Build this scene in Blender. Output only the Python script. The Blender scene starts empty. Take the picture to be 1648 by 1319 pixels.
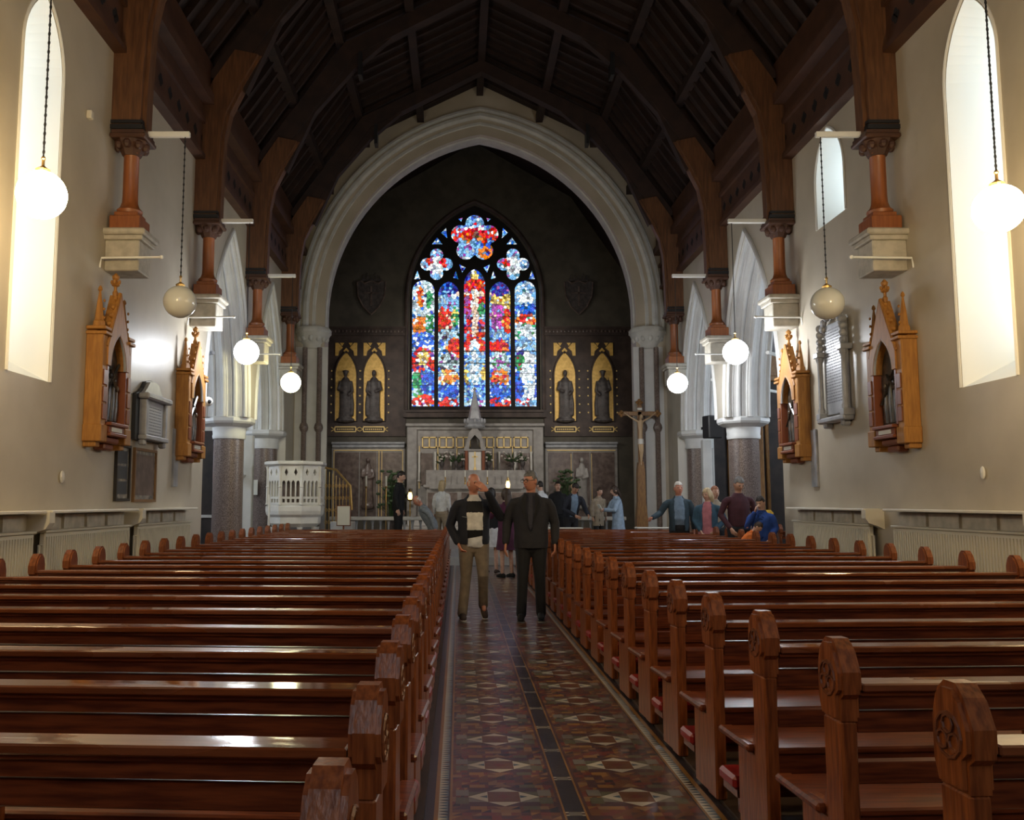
import bpy, bmesh, math, random
from mathutils import Vector, Matrix, noise
from mathutils.geometry import tessellate_polygon
random.seed(7)
SC = bpy.context.scene
COL = SC.collection
PI = math.pi
AX = 0.575            # axis of the nave
XL, XR = -4.3, 5.45   # faces of the nave walls
YA, YB = 23.4, 31.0   # chancel arch wall, east wall
ZP = 0.35             # sanctuary floor

# ------------------------------------------------------------------ materials
def N(nt, t, **kw):
    n = nt.nodes.new(t)
    for k, v in kw.items():
        if k in n.inputs: n.inputs[k].default_value = v
        else: setattr(n, k, v)
    return n
def mat(name, col, rough=.6, metal=0, spec=.5, col2=None, scale=5, kind='noise', emit=None, estr=1, bump=0, bscale=None, coat=0, stretch=(1,1,1), lo=.35, hi=.65, alpha=1):
    m = bpy.data.materials.new(name); m.use_nodes = True
    nt = m.node_tree; b = nt.nodes['Principled BSDF']
    b.inputs['Base Color'].default_value = (*col, 1)
    b.inputs['Roughness'].default_value = rough
    b.inputs['Metallic'].default_value = metal
    b.inputs['Specular IOR Level'].default_value = spec
    b.inputs['Coat Weight'].default_value = coat
    b.inputs['Coat Roughness'].default_value = .15
    if emit:
        b.inputs['Emission Color'].default_value = (*emit, 1); b.inputs['Emission Strength'].default_value = estr
    tc = N(nt, 'ShaderNodeTexCoord'); mp = N(nt, 'ShaderNodeMapping'); mp.inputs['Scale'].default_value = stretch
    nt.links.new(tc.outputs['Object'], mp.inputs['Vector'])
    def tex(sc, det=5):
        if kind == 'wave':
            t = N(nt, 'ShaderNodeTexWave', **{'Scale': sc, 'Distortion': 6.0, 'Detail': 3.0}); t.bands_direction = 'Z'; o = t.outputs['Fac']
        elif kind == 'voronoi':
            t = N(nt, 'ShaderNodeTexVoronoi', **{'Scale': sc}); o = t.outputs['Color']
        else:
            t = N(nt, 'ShaderNodeTexNoise', **{'Scale': sc, 'Detail': float(det)}); o = t.outputs['Fac']
        nt.links.new(mp.outputs['Vector'], t.inputs['Vector']); return o
    if col2:
        r = N(nt, 'ShaderNodeValToRGB'); r.color_ramp.elements[0].position = lo; r.color_ramp.elements[1].position = hi
        r.color_ramp.elements[0].color = (*col, 1); r.color_ramp.elements[1].color = (*col2, 1)
        nt.links.new(tex(scale), r.inputs['Fac']); nt.links.new(r.outputs['Color'], b.inputs['Base Color'])
    if bump:
        bn = N(nt, 'ShaderNodeBump', Strength=bump, Distance=.02)
        nt.links.new(tex(bscale or scale), bn.inputs['Height']); nt.links.new(bn.outputs['Normal'], b.inputs['Normal'])
    return m
M = {}
M['wall'] = mat('wall_paint', (.41,.36,.275), .42, col2=(.52,.465,.37), scale=1.1, spec=.5, lo=.3, hi=.7, bump=.04, bscale=14)
M['reveal'] = mat('reveal_paint', (.78,.77,.72), .55)
M['white'] = mat('white_painted_stone', (.62,.62,.60), .5, col2=(.70,.70,.68), scale=3)
M['arch'] = mat('grey_arch_stone', (.52,.52,.49), .6, col2=(.62,.62,.59), scale=4)
M['granite'] = mat('speckled_granite', (.10,.07,.06), .3, col2=(.28,.22,.19), scale=60, lo=.4, hi=.62)
M['pew'] = mat('varnished_pew_wood', (.075,.016,.007), .3, col2=(.20,.050,.016), scale=4, kind='noise', stretch=(1.2,14,14), coat=.2, spec=.4)
M['pewend'] = mat('varnished_bench_end_wood', (.13,.032,.010), .33, col2=(.28,.085,.024), scale=5, stretch=(14,14,1.4), coat=.12, bump=.1, bscale=6)
M['ledge'] = mat('polished_ledge_wood', (.13,.035,.012), .16, col2=(.22,.065,.022), scale=3, stretch=(1.2,14,14), coat=.45, spec=.45, bump=.05, bscale=2)
M['carve'] = mat('carved_wood', (.10,.028,.01), .5, col2=(.20,.06,.02), scale=20)
M['vinyl'] = mat('red_vinyl', (.24,.010,.012), .35)
M['post'] = mat('pitch_pine_post', (.085,.034,.013), .5, col2=(.15,.064,.024), scale=3, stretch=(9,9,1), bump=.1)
M['colonnette'] = mat('orange_pine', (.22,.065,.016), .4, col2=(.30,.095,.026), scale=3, stretch=(9,9,1))
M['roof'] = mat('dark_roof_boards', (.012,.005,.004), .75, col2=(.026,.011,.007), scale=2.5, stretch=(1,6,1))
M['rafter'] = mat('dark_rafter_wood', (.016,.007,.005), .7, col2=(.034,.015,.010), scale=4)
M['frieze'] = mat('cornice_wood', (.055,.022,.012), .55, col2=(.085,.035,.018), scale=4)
M['black'] = mat('black_iron', (.012,.012,.014), .45)
M['void'] = mat('dark_recess', (.01,.008,.008), .8)
M['stoneblock'] = mat('corbel_stone', (.50,.46,.38), .7, col2=(.36,.33,.27), scale=7)
M['whitebar'] = mat('white_metal', (.8,.8,.76), .4)
M['oak'] = mat('golden_oak', (.30,.125,.022), .6, col2=(.42,.19,.035), scale=5, stretch=(8,8,1), bump=.1)
M['oakdark'] = mat('red_oak_trim', (.20,.055,.02), .4)
M['paint'] = mat('dark_painted_panel', (.03,.025,.02), .3, col2=(.16,.11,.07), scale=9, lo=.45, hi=.75)
M['marble'] = mat('grey_marble', (.27,.28,.30), .35, col2=(.40,.41,.43), scale=5)
M['marblew'] = mat('white_marble', (.62,.60,.55), .4, col2=(.74,.72,.67), scale=4)
M['marbled'] = mat('dark_slate', (.05,.055,.06), .4)
M['inscr'] = mat('engraved_marble', (.42,.43,.44), .4)
M['letter'] = mat('engraving', (.14,.14,.15), .6)
M['altar'] = mat('dim_altar_marble', (.26,.245,.23), .45, col2=(.36,.34,.32), scale=5)
M['reredos'] = mat('dark_brown_mosaic_wall', (.035,.022,.018), .6, col2=(.075,.05,.04), scale=3, bump=.1)
M['chwall'] = mat('dark_olive_plaster', (.07,.062,.048), .7, col2=(.105,.092,.07), scale=2.5)
M['brownpanel'] = mat('brown_marble_panel', (.10,.07,.06), .3, col2=(.20,.15,.13), scale=6, lo=.4, hi=.7)
M['gold'] = mat('gold_leaf', (.95,.62,.17), .5, metal=.1, col2=(.75,.46,.10), scale=14)
M['goldline'] = mat('gold_line', (.95,.70,.28), .45, metal=.1)
M['statue'] = mat('dark_bronze_figure', (.035,.028,.028), .5, col2=(.09,.075,.07), scale=9)
M['cream'] = mat('cream_radiator_enamel', (.62,.58,.46), .4)
M['shelf'] = mat('painted_shelf', (.66,.62,.52), .45)
M['glassoff'] = mat('opal_glass_unlit', (.72,.71,.62), .12, spec=.6)
M['picframe'] = mat('black_picture_frame', (.03,.025,.02), .35)
M['woodframe'] = mat('brown_picture_frame', (.22,.12,.05), .4)
M['photo'] = mat('print_under_glass', (.10,.10,.10), .15, col2=(.34,.31,.26), scale=9, spec=.7)
M['paper'] = mat('paper', (.75,.74,.66), .7)
M['platform'] = mat('dark_platform_boards', (.035,.022,.018), .5, col2=(.06,.035,.025), scale=4)
M['floor'] = mat('dark_floor_tiles', (.045,.038,.042), .3, col2=(.075,.06,.06), scale=6)
M['sanct'] = mat('pale_marble_floor', (.38,.36,.34), .3, col2=(.48,.46,.44), scale=3)
M['ivory'] = mat('ivory_figure', (.55,.38,.22), .5)
M['crosswood'] = mat('cross_wood', (.33,.17,.05), .45, col2=(.20,.09,.03), scale=8, stretch=(6,6,1))
M['leaf'] = mat('plant_leaf', (.02,.045,.015), .6, col2=(.05,.09,.03), scale=9)
M['flower'] = mat('pale_flower', (.55,.5,.45), .7)
M['brass'] = mat('brass', (.6,.4,.15), .3, metal=.8)
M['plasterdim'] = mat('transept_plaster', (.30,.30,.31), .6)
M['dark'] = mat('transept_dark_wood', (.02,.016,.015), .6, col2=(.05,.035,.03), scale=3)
_nt=M['ledge'].node_tree; _b=_nt.nodes['Principled BSDF']
_tc=N(_nt,'ShaderNodeTexCoord'); _n=N(_nt,'ShaderNodeTexNoise',Scale=2.2,Detail=4.0); _oi=N(_nt,'ShaderNodeObjectInfo'); _ad=N(_nt,'ShaderNodeVectorMath',operation='ADD')
_r=N(_nt,'ShaderNodeValToRGB'); _r.color_ramp.elements[0].position=.50; _r.color_ramp.elements[1].position=.56; _r.color_ramp.elements[0].color=(.09,.09,.09,1); _r.color_ramp.elements[1].color=(.38,.38,.38,1)
_mp=N(_nt,'ShaderNodeMapping'); _mp.inputs['Scale'].default_value=(.45,1.2,1)
_nt.links.new(_tc.outputs['Object'],_mp.inputs['Vector']); _nt.links.new(_mp.outputs['Vector'],_ad.inputs[0]); _nt.links.new(_oi.outputs['Location'],_ad.inputs[1]); _nt.links.new(_ad.outputs[0],_n.inputs['Vector'])
_nt.links.new(_n.outputs['Fac'],_r.inputs['Fac']); _nt.links.new(_r.outputs['Color'],_b.inputs['Roughness']); _nt.links.new(_r.outputs['Color'],_b.inputs['Coat Roughness'])
def lampmat(name, c, s): return mat(name, (.9,.9,.9), .3, emit=c, estr=s)

# ------------------------------------------------------------------ mesh builder
class MB:
    def __init__(s): s.v=[]; s.f=[]; s.m=[]
    def add(s, vs, fs, mi=0, xf=None):
        o=len(s.v)
        s.v += [tuple(xf @ Vector(v)) if xf else tuple(v) for v in vs]
        s.f += [tuple(i+o for i in f) for f in fs]; s.m += [mi]*len(fs); return s
    def box(s, x0,x1,y0,y1,z0,z1, mi=0, c=0, xf=None):
        # c: chamfer of the vertical and horizontal edges
        if c<=0:
            vs=[(x,y,z) for x in(x0,x1) for y in(y0,y1) for z in(z0,z1)]
            return s.add(vs,[(0,1,3,2),(4,6,7,5),(0,4,5,1),(2,3,7,6),(0,2,6,4),(1,5,7,3)],mi,xf)
        c=min(c,(x1-x0)*.45,(y1-y0)*.45,(z1-z0)*.45)
        bm=bmesh.new(); bmesh.ops.create_cube(bm,size=1)
        for v in bm.verts: v.co=Vector(((x0+x1)/2+v.co.x*(x1-x0),(y0+y1)/2+v.co.y*(y1-y0),(z0+z1)/2+v.co.z*(z1-z0)))
        bmesh.ops.bevel(bm,geom=bm.edges[:],offset=c,segments=1,affect='EDGES')
        bm.verts.index_update()
        s.add([v.co.copy() for v in bm.verts],[[v.index for v in f.verts] for f in bm.faces],mi,xf); bm.free(); return s
    def tube(s, pts, rad, n=10, mi=0, cap=True, side=None, xf=None, phase=0.0):
        # rad: list of r or (rx, ry); side: reference vector for rx
        P=[Vector(p) for p in pts]; vs=[]; fs=[]
        if not isinstance(rad,(list,)): rad=[rad]*len(P)
        prev=None
        for i,p in enumerate(P):
            t=(P[min(i+1,len(P)-1)]-P[max(i-1,0)]).normalized()
            if side is not None: a=Vector(side)
            elif prev is not None: a=prev
            else: a=Vector((1,0,0)) if abs(t.x)<.9 else Vector((0,1,0))
            a=(a-t*a.dot(t)).normalized(); prev=a; b=t.cross(a)
            r=rad[i]; rx,ry=r if isinstance(r,(tuple,list)) else (r,r)
            for k in range(n):
                w=2*PI*k/n+phase; vs.append(p+a*math.cos(w)*rx+b*math.sin(w)*ry)
        for i in range(len(P)-1):
            for k in range(n):
                k2=(k+1)%n; fs.append((i*n+k,i*n+k2,(i+1)*n+k2,(i+1)*n+k))
        if cap: fs += [tuple(range(n))[::-1], tuple(range((len(P)-1)*n,len(P)*n))]
        return s.add(vs,fs,mi,xf)
    def limb(s, pts, rad, n=12, mi=0, side=None, xf=None):
        # tube with rounded ends
        P=[Vector(p) for p in pts]
        def sc(r,k): return (r[0]*k,r[1]*k) if isinstance(r,(tuple,list)) else r*k
        def mx(r): return max(r) if isinstance(r,(tuple,list)) else r
        d0=(P[0]-P[1]).normalized(); d1=(P[-1]-P[-2]).normalized()
        a=[P[0]+d0*mx(rad[0])*.85,P[0]+d0*mx(rad[0])*.55]; b=[P[-1]+d1*mx(rad[-1])*.55,P[-1]+d1*mx(rad[-1])*.85]
        return s.tube(a+P+b,[sc(rad[0],.35),sc(rad[0],.8)]+list(rad)+[sc(rad[-1],.8),sc(rad[-1],.35)],n,mi,True,side,xf)
    def lathe(s, prof, c=(0,0,0), n=16, mi=0, xf=None, phase=0.0, sx=1, sy=1):
        vs=[];fs=[]
        for r,z in prof:
            for k in range(n):
                w=2*PI*k/n+phase; vs.append((c[0]+r*sx*math.cos(w),c[1]+r*sy*math.sin(w),c[2]+z))
        for i in range(len(prof)-1):
            for k in range(n):
                k2=(k+1)%n; fs.append((i*n+k,i*n+k2,(i+1)*n+k2,(i+1)*n+k))
        fs += [tuple(range(n))[::-1], tuple(range((len(prof)-1)*n,len(prof)*n))]
        return s.add(vs,fs,mi,xf)
    def ell(s, c, r, n=16, m=10, mi=0, xf=None):
        return s.lathe([(max(1e-4,math.sin(PI*i/m))*1.0,-math.cos(PI*i/m)) for i in range(m+1)],(0,0,0),n,mi,(xf or Matrix())@Matrix.Translation(c)@Matrix.Diagonal((*r,1)))
    def prism(s, outer, holes, fn, d0, d1, mi=0, mside=None):
        # 2D outline(s) -> slab; fn(a,b,d) -> 3D point
        loops=[outer]+list(holes)
        tri=tessellate_polygon([[Vector((a,b,0)) for a,b in L] for L in loops])
        flat=[p for L in loops for p in L]; n=len(flat)
        vs=[fn(a,b,d0) for a,b in flat]+[fn(a,b,d1) for a,b in flat]
        fs=[tuple(t) for t in tri]+[tuple(i+n for i in t)[::-1] for t in tri]
        s.add(vs,fs,mi); fs=[];o=0
        for L in loops:
            k=len(L)
            for i in range(k):
                j=(i+1)%k; fs.append((o+i,o+j,o+j+n,o+i+n))
            o+=k
        return s.add(vs,fs,mi if mside is None else mside)
    def grid(s, rows, mi=0, closed=False):
        n=len(rows[0]); vs=[p for r in rows for p in r]; fs=[]
        for i in range(len(rows)-1):
            for k in range(n if closed else n-1):
                k2=(k+1)%n; fs.append((i*n+k,i*n+k2,(i+1)*n+k2,(i+1)*n+k))
        return s.add(vs,fs,mi)
    def mesh(s, name, mats, smooth=False):
        me=bpy.data.meshes.new(name); me.from_pydata(s.v,[],s.f)
        for m in (mats if isinstance(mats,(list,tuple)) else [mats]): me.materials.append(M[m] if isinstance(m,str) else m)
        me.polygons.foreach_set('material_index',s.m)
        bm=bmesh.new(); bm.from_mesh(me); bmesh.ops.recalc_face_normals(bm,faces=bm.faces[:]); bm.to_mesh(me); bm.free()
        if smooth: me.polygons.foreach_set('use_smooth',[True]*len(me.polygons))
        me.update(); return me
    def build(s, name, mats, parent=None, smooth=False, loc=None, rz=0, sharp=None):
        me=s.mesh(name,mats,smooth)
        if smooth and sharp!=0:
            try: me.set_sharp_from_angle(angle=math.radians(sharp or 40))
            except Exception: pass
        o=bpy.data.objects.new(name,me); COL.objects.link(o)
        if parent: o.parent=parent
        if loc: o.location=loc
        if rz: o.rotation_euler.z=rz
        return o
def remeshed(mb, voxel, smooth=2):
    me=mb.mesh('tmp','white'); o=bpy.data.objects.new('tmp',me); COL.objects.link(o)
    r=o.modifiers.new('r','REMESH'); r.mode='VOXEL'; r.voxel_size=voxel; r.use_smooth_shade=True
    if smooth:
        q=o.modifiers.new('s','SMOOTH'); q.factor=.5; q.iterations=smooth
    dg=bpy.context.evaluated_depsgraph_get(); ev=o.evaluated_get(dg)
    m2=bpy.data.meshes.new_from_object(ev); bpy.data.objects.remove(o); return m2
def link_mesh(name, me, mats, parent=None):
    me.materials.clear()
    for m in (mats if isinstance(mats,(list,tuple)) else [mats]): me.materials.append(M[m] if isinstance(m,str) else m)
    me.polygons.foreach_set('use_smooth',[True]*len(me.polygons))
    o=bpy.data.objects.new(name,me); COL.objects.link(o)
    if parent: o.parent=parent
    return o
def tag(o, label=None, cat=None, group=None, kind=None):
    if label: o['label']=label
    if cat: o['category']=cat
    if group: o['group']=group
    if kind: o['kind']=kind
    return o
def empty(name, loc=(0,0,0), rz=0, label=None, cat=None, group=None, kind=None):
    o=bpy.data.objects.new(name,None); COL.objects.link(o); o.location=loc; o.rotation_euler=(0,0,rz); o.empty_display_size=.1
    return tag(o,label,cat,group,kind)
def struct(o): o['kind']='structure'; return o
def copy_tree(o, parent=None):
    c=o.copy(); COL.objects.link(c); c.parent=parent
    for ch in o.children: copy_tree(ch,c)
    return c

# ------------------------------------------------------------------ camera
cam=bpy.data.cameras.new('camera'); co=bpy.data.objects.new('camera',cam); COL.objects.link(co); SC.camera=co
co.location=(0,0,1.45); co.rotation_euler=(PI/2+math.atan(148/1450),0,0)
cam.sensor_width=36; cam.lens=1450/1648*36; cam.shift_x=86/1648; cam.clip_end=200

# ------------------------------------------------------------------ arches
def arch_pts(a, rise, d=0, n=14):
    """two-centred arch, half span a, rise; offset outward by d. points left spring -> apex -> right spring (relative)"""
    R=(a*a+rise*rise)/(2*a); cx=a-R; r=R+d
    # right arc: centre (cx,0); from angle 0 to where x=0
    th=math.acos(max(-1,min(1,-cx/r)))
    right=[(cx+r*math.cos(th*i/n), r*math.sin(th*i/n)) for i in range(n+1)]
    left=[(-x,z) for x,z in right]
    return left+right[::-1][1:]
def arch_line(c, z0, zs, a, rise, d=0, n=14):
    pts=[(c+x,zs+z) for x,z in arch_pts(a,rise,d,n)]
    return [(c-a-d,z0)]+pts+[(c+a+d,z0)] if z0<zs else pts
# ------------------------------------------------------------------ floor
LX0,LX1=-3.68,-.19; RX0,RX1=1.30,4.80
mb=MB().box(-9.6,10.7,-4,YA+.4,-.12,0)
struct(mb.build('floor','floor'))
mb=MB().box(-9.6,10.7,21.0,YA+9,0,ZP-.17).box(-9.6,10.7,21.35,YA+9,ZP-.17,ZP)
struct(mb.build('floor_sanctuary','sanct'))
for nm,a,b in(('floor_pew_platform_left',-4.28,-.16),('floor_pew_platform_right',1.27,5.43)):
    struct(MB().box(a,b,-3.9,20.6,0,.02).build(nm,'platform'))
# encaustic tile carpet of the aisle
tc={'brown':(.14,.06,.03),'red':(.15,.035,.028),'plum':(.07,.035,.04),'buff':(.33,.23,.12),'grey':(.17,.16,.15),'blue':(.07,.12,.17),'whit':(.46,.43,.37),'dark':(.03,.026,.034),'ochre':(.26,.13,.04),'green':(.10,.10,.065),'tan':(.23,.13,.065)}
tn=list(tc); tm=[mat('tile_'+k,v,.3,spec=.5,bump=.03,bscale=30) for k,v in tc.items()]
TI={k:i for i,k in enumerate(tn)}
mb=MB(); Z=.006
def tri(p,c): mb.add([(x,y,Z) for x,y in p],[tuple(range(len(p)))],TI[c])
def rect(x0,x1,y0,y1,c): tri([(x0,y0),(x1,y0),(x1,y1),(x0,y1)],c)
Y0,Y1=-.6,20.9
ex0,ex1=-.10,1.21
rect(ex0-.055,ex0-.015,Y0,Y1,'dark'); rect(ex0-.015,ex0+.005,Y0,Y1,'ochre'); rect(ex1-.005,ex1+.02,Y0,Y1,'ochre'); rect(ex1+.02,ex1+.055,Y0,Y1,'dark')
for xa,xb in((ex0+.005,ex0+.05),(ex1-.05,ex1-.005)):
    y=Y0
    while y<Y1-.03:
        tri([(xa,y),(xb,y+.02),(xa,y+.04)],'whit'); tri([(xa,y),(xb,y),(xb,y+.02)],'blue' if random.random()<.7 else 'dark'); tri([(xa,y+.04),(xb,y+.02),(xb,y+.04)],'blue' if random.random()<.7 else 'dark'); y+=.04
for xa in(ex0+.05,ex1-.07): rect(xa,xa+.008,Y0,Y1,'dark'); rect(xa+.008,xa+.02,Y0,Y1,'ochre')
xc=.545; P=.54
xa,xb=ex0+.07,ex1-.07
y=4.61-P*10
def fill(x0,x1,y0,y1,n,m):
    for i in range(n):
        for j in range(m):
            c=random.choice(['brown','red','plum','brown','tan','red','plum','dark','brown'])
            a0=x0+(x1-x0)*i/n; a1=x0+(x1-x0)*(i+1)/n; b0=y0+(y1-y0)*j/m; b1=y0+(y1-y0)*(j+1)/m
            if (i+j)%2: rect(a0,a1,b0,b1,c)
            else:
                c2=random.choice(['brown','plum','ochre','red']); tri([(a0,b0),(a1,b0),(a1,b1)],c); tri([(a0,b0),(a1,b1),(a0,b1)],c2)
while y<Y1-P:
    for (u0,u1) in((xa,xc-.07),(xc+.07,xb)):
        cx=(u0+u1)/2; w=.175; h=.14
        b0=y-P/2; b1=y+P/2
        fill(u0,u1,b0,y-h,11,3); fill(u0,u1,y+h,b1,11,3)
        fill(u0,cx-w,y-h,y+h,4,4); fill(cx+w,u1,y-h,y+h,4,4)
        q=w*.45; k=h*.55
        # chequer squares round the star
        for sx in(-1,1):
            for sy in(-1,1):
                a0,a1=sorted((cx+sx*w*.98,cx+sx*w*1.35)); b0_,b1_=sorted((y+sy*h*.1,y+sy*h*.75)); mb.add([(a0,b0_,Z+.0004),(a1,b0_,Z+.0004),(a1,b1_,Z+.0004),(a0,b1_,Z+.0004)],[(0,1,2,3)],TI['grey' if sy>0 else 'green'])
                a0,a1=sorted((cx+sx*w*.5,cx+sx*w*.95)); b0_,b1_=sorted((y+sy*h*1.0,y+sy*h*1.35)); mb.add([(a0,b0_,Z+.0004),(a1,b0_,Z+.0004),(a1,b1_,Z+.0004),(a0,b1_,Z+.0004)],[(0,1,2,3)],TI['green' if sx>0 else 'ochre'])
            mb.add([(cx-w*.3,y+sx*h*1.05,Z+.0004),(cx+w*.3,y+sx*h*1.05,Z+.0004),(cx,y+sx*h*1.5,Z+.0004)],[(0,1,2)],TI['tan'])
        # star: centre square with points
        rect(cx-q,cx+q,y-k,y+k,'brown')
        for sx in(-1,1):
            X=lambda t:cx+sx*t
            tri([(X(q),y-k),(X(w),y-k),(X(w),y-h),(X(q),y-h)],'plum'); tri([(X(q),y+k),(X(w),y+k),(X(w),y+h),(X(q),y+h)],'plum')
            tri([(X(q),y-k),(X(w),y),(X(q),y)],'whit'); tri([(X(q),y+k),(X(w),y),(X(q),y)],'whit')
            tri([(X(q),y-k),(X(w),y-k),(X(w),y)],'grey'); tri([(X(q),y+k),(X(w),y+k),(X(w),y)],'green')
            for sy in(-1,1):
                tri([(cx,y+sy*h),(X(q),y+sy*h),(X(q),y+sy*k)],'plum'); tri([(cx,y+sy*h),(X(q),y+sy*k),(cx,y+sy*k)],'whit')
        mb.add([(cx-.035,y,Z+.0006),(cx,y-.03,Z+.0006),(cx+.035,y,Z+.0006),(cx,y+.03,Z+.0006)],[(0,1,2,3)],TI['red'])
        for sx in(-1,1): mb.add([(cx+sx*(q+.002),y-.022,Z+.0006),(cx+sx*(q+.04),y,Z+.0006),(cx+sx*(q+.002),y+.022,Z+.0006)],[(0,1,2)],TI['blue'])
    b0=y-P/2
    rect(xc-.07,xc-.055,b0,b0+P,'plum'); rect(xc+.055,xc+.07,b0,b0+P,'plum'); rect(xc-.055,xc-.045,b0,b0+P,'ochre'); rect(xc+.045,xc+.055,b0,b0+P,'ochre')
    rect(xc-.045,xc+.045,b0+.05,b0+P,'dark')
    rect(xc-.03,xc+.03,b0,b0+.05,'grey')
    for sx in(-1,1):
        for yy in(0,.038):
            a,b=sorted((xc+sx*.03,xc+sx*.045)); rect(a,b,b0+yy,b0+yy+.012,'whit'); rect(a,b,b0+.012,b0+.038,'plum') if yy==0 else None
    y+=P
o=mb.build('floor_aisle_tiles',tm); struct(o)

# ------------------------------------------------------------------ nave walls
def side_wall(name, X, sgn, windows, arches, zimp=3.17):
    """X: inner face, sgn: +1 outward right, -1 outward left"""
    T=.9; out=[(-4,0),(arches[0][0],0)]
    for i,(y0,y1,rise) in enumerate(arches):
        c=(y0+y1)/2; a=(y1-y0)/2
        out+=[(c+u,zimp+v) for u,v in arch_pts(a,rise)]
        if i==len(arches)-1: out+=[(y1+.62,zimp),(y1+.62,0)]
    out+=[(YA+.7,0),(YA+.7,8.7),(-4,8.7)]
    holes=[]
    for (y0,y1,z0,zs,rise,dep) in windows:
        c=(y0+y1)/2;a=(y1-y0)/2
        holes.append([(y0,z0)]+[(c+u,zs+v) for u,v in arch_pts(a,rise,n=8)]+[(y1,z0)])
    mb=MB().prism(out,holes,lambda a,b,d:(X+sgn*d,a,b),0,T,0,1)
    return struct(mb.build(name,['wall','reveal']))
WL=[(8.5,9.36,2.70,5.95,.75,0)]
WR=[(8.72,9.66,2.68,6.0,.85,0),(12.35,13.32,5.55,6.2,.75,0)]
AL=[(15.15,18.25,3.33),(18.98,21.75,3.2)]
side_wall('wall_left',XL,-1,WL,AL)
side_wall('wall_right',XR,1,WR,AL)
# splayed reveals + glazing of the lancets
m_glass=lampmat('daylit_window_glass',(.72,.88,1.0),1.5)
M['dayglass']=m_glass
def lancet(n, X, sgn, y0,y1,z0,zs,rise, depth=.78, splay=.28, drop=.42, es=0):
    c=(y0+y1)/2;a=(y1-y0)/2
    L=[(y0,z0)]+[(c+u,zs+v) for u,v in arch_pts(a,rise,n=10)]+[(y1,z0)]
    def inner(p):
        y,z=p; return (c+(y-c)*(1-splay), z0+drop+(z-z0)*(zs+rise-z0-drop-.1)/(zs+rise-z0))
    Li=[inner(p) for p in L]
    e=.004
    mb=MB().grid([[(X+sgn*.0-sgn*.0,y,z) for y,z in L],[(X+sgn*depth,y,z) for y,z in Li]],closed=True)
    root=struct(mb.build('window_%d'%n,'reveal'))
    # raised moulding around the opening
    fr=MB(); Lo=[(c+(y-c)*1.06,z0+(z-z0)*1.012) for y,z in L][1:-1]
    Lo=[(y0-.03,z0)]+Lo+[(y1+.03,z0)]
    fr.tube([(X,y,z) for y,z in Lo],.022,6)
    g=MB().prism(Li,[],lambda a_,b_,d:(X+sgn*d,a_,b_),depth-.03,depth-.01)
    g.build('window_pane','dayglass',root)
    bars=MB(); 
    zz=Li[0][1]+.4
    while zz<Li[len(Li)//2][1]-.1:
        bars.box(min(X+sgn*(depth-.045),X+sgn*(depth-.02)),max(X+sgn*(depth-.045),X+sgn*(depth-.02)),Li[0][0],Li[-1][0],zz-.008,zz+.008); zz+=.4
    bars.tube([(X+sgn*(depth-.03),y,z) for y,z in Li+[Li[0]]],.02,6)
    bars.build('window_bars','black',root)
    fr.build('window_moulding','reveal',root)
lancet(1,XL,-1,*WL[0][:5]); lancet(2,XR,1,*WR[0][:5]); lancet(3,XR,1,*WR[1][:5],depth=.7,splay=.15,drop=.3)
# rear wall
struct(MB().box(-5.2,6.35,-4.3,-4,0,13).build('wall_rear','wall'))

# ------------------------------------------------------------------ roof
HW=4.875
RP=[(-HW-.05,7.6),(-HW-.05,8.55),(-3.05,11.2),(0,12.7),(3.05,11.2),(HW+.05,8.55),(HW+.05,7.6)]
def shell(P, y0, y1, t, cx):
    mb=MB()
    Q=[(x*(1+t/6),z+t) for x,z in P]
    mb.grid([[(cx+x,y0,z) for x,z in P],[(cx+x,y1,z) for x,z in P]])
    mb.grid([[(cx+x,y0,z) for x,z in Q],[(cx+x,y1,z) for x,z in Q]])
    return mb
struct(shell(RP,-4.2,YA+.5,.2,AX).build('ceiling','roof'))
mb=MB(); y=-3.5
def off(P,t):  # inset polyline downwards
    return [(x*(1-t/5.5),z-t*.9) for x,z in P]
IN=off(RP[1:-1],.10)
while y<YA-.2:
    for i in range(4):
        a,b=RP[1+i],RP[2+i]; c,d=IN[i],IN[i+1]
        for k in(0,1): pass
        q=[(AX+a[0],a[1]),(AX+b[0],b[1]),(AX+d[0],d[1]),(AX+c[0],c[1])]
        vs=[(x,y,z) for x,z in q]+[(x,y+.07,z) for x,z in q]
        mb.add(vs,[(0,1,2,3),(7,6,5,4),(3,2,6,7),(0,4,5,1),(1,5,6,2),(0,3,7,4)])
    y+=.4
# purlins
for (x,z) in [(-3.05,11.05),(3.05,11.05),(0,12.5),(-1.6,11.75),(1.6,11.75),(-4.0,9.75),(4.0,9.75)]:
    mb.box(AX+x-.09,AX+x+.09,-4,YA,z-.12,z+.1)
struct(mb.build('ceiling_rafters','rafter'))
# pierced cornice boards
for nm,X,s in(('trim_cornice_left',XL,1),('trim_cornice_right',XR,-1)):
    mb=MB()
    def bx(d0,d1,z0,z1,y0=-4,y1=YA-.01,mi=0): mb.box(min(X+s*d0,X+s*d1),max(X+s*d0,X+s*d1),y0,y1,z0,z1,mi)
    bx(0,.10,7.02,8.0); bx(.10,.16,7.02,7.10); bx(.10,.15,7.62,7.70); bx(.10,.28,7.95,8.12); bx(0,.2,8.1,8.7)
    y=-3.8
    while y<YA-.2:
        # flat dark quatrefoils, colouring in the shade of the piercings
        for (dy,dz) in((-.05,0),(.05,0),(0,-.05),(0,.05)):
            ring=[(X+s*.103,y+dy+.05*math.cos(k*PI/4),7.37+dz+.05*math.sin(k*PI/4)) for k in range(8)]
            mb.add(ring,[tuple(range(8))],1)
        y+=.42
    struct(mb.build(nm,['frieze','void']))
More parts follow.
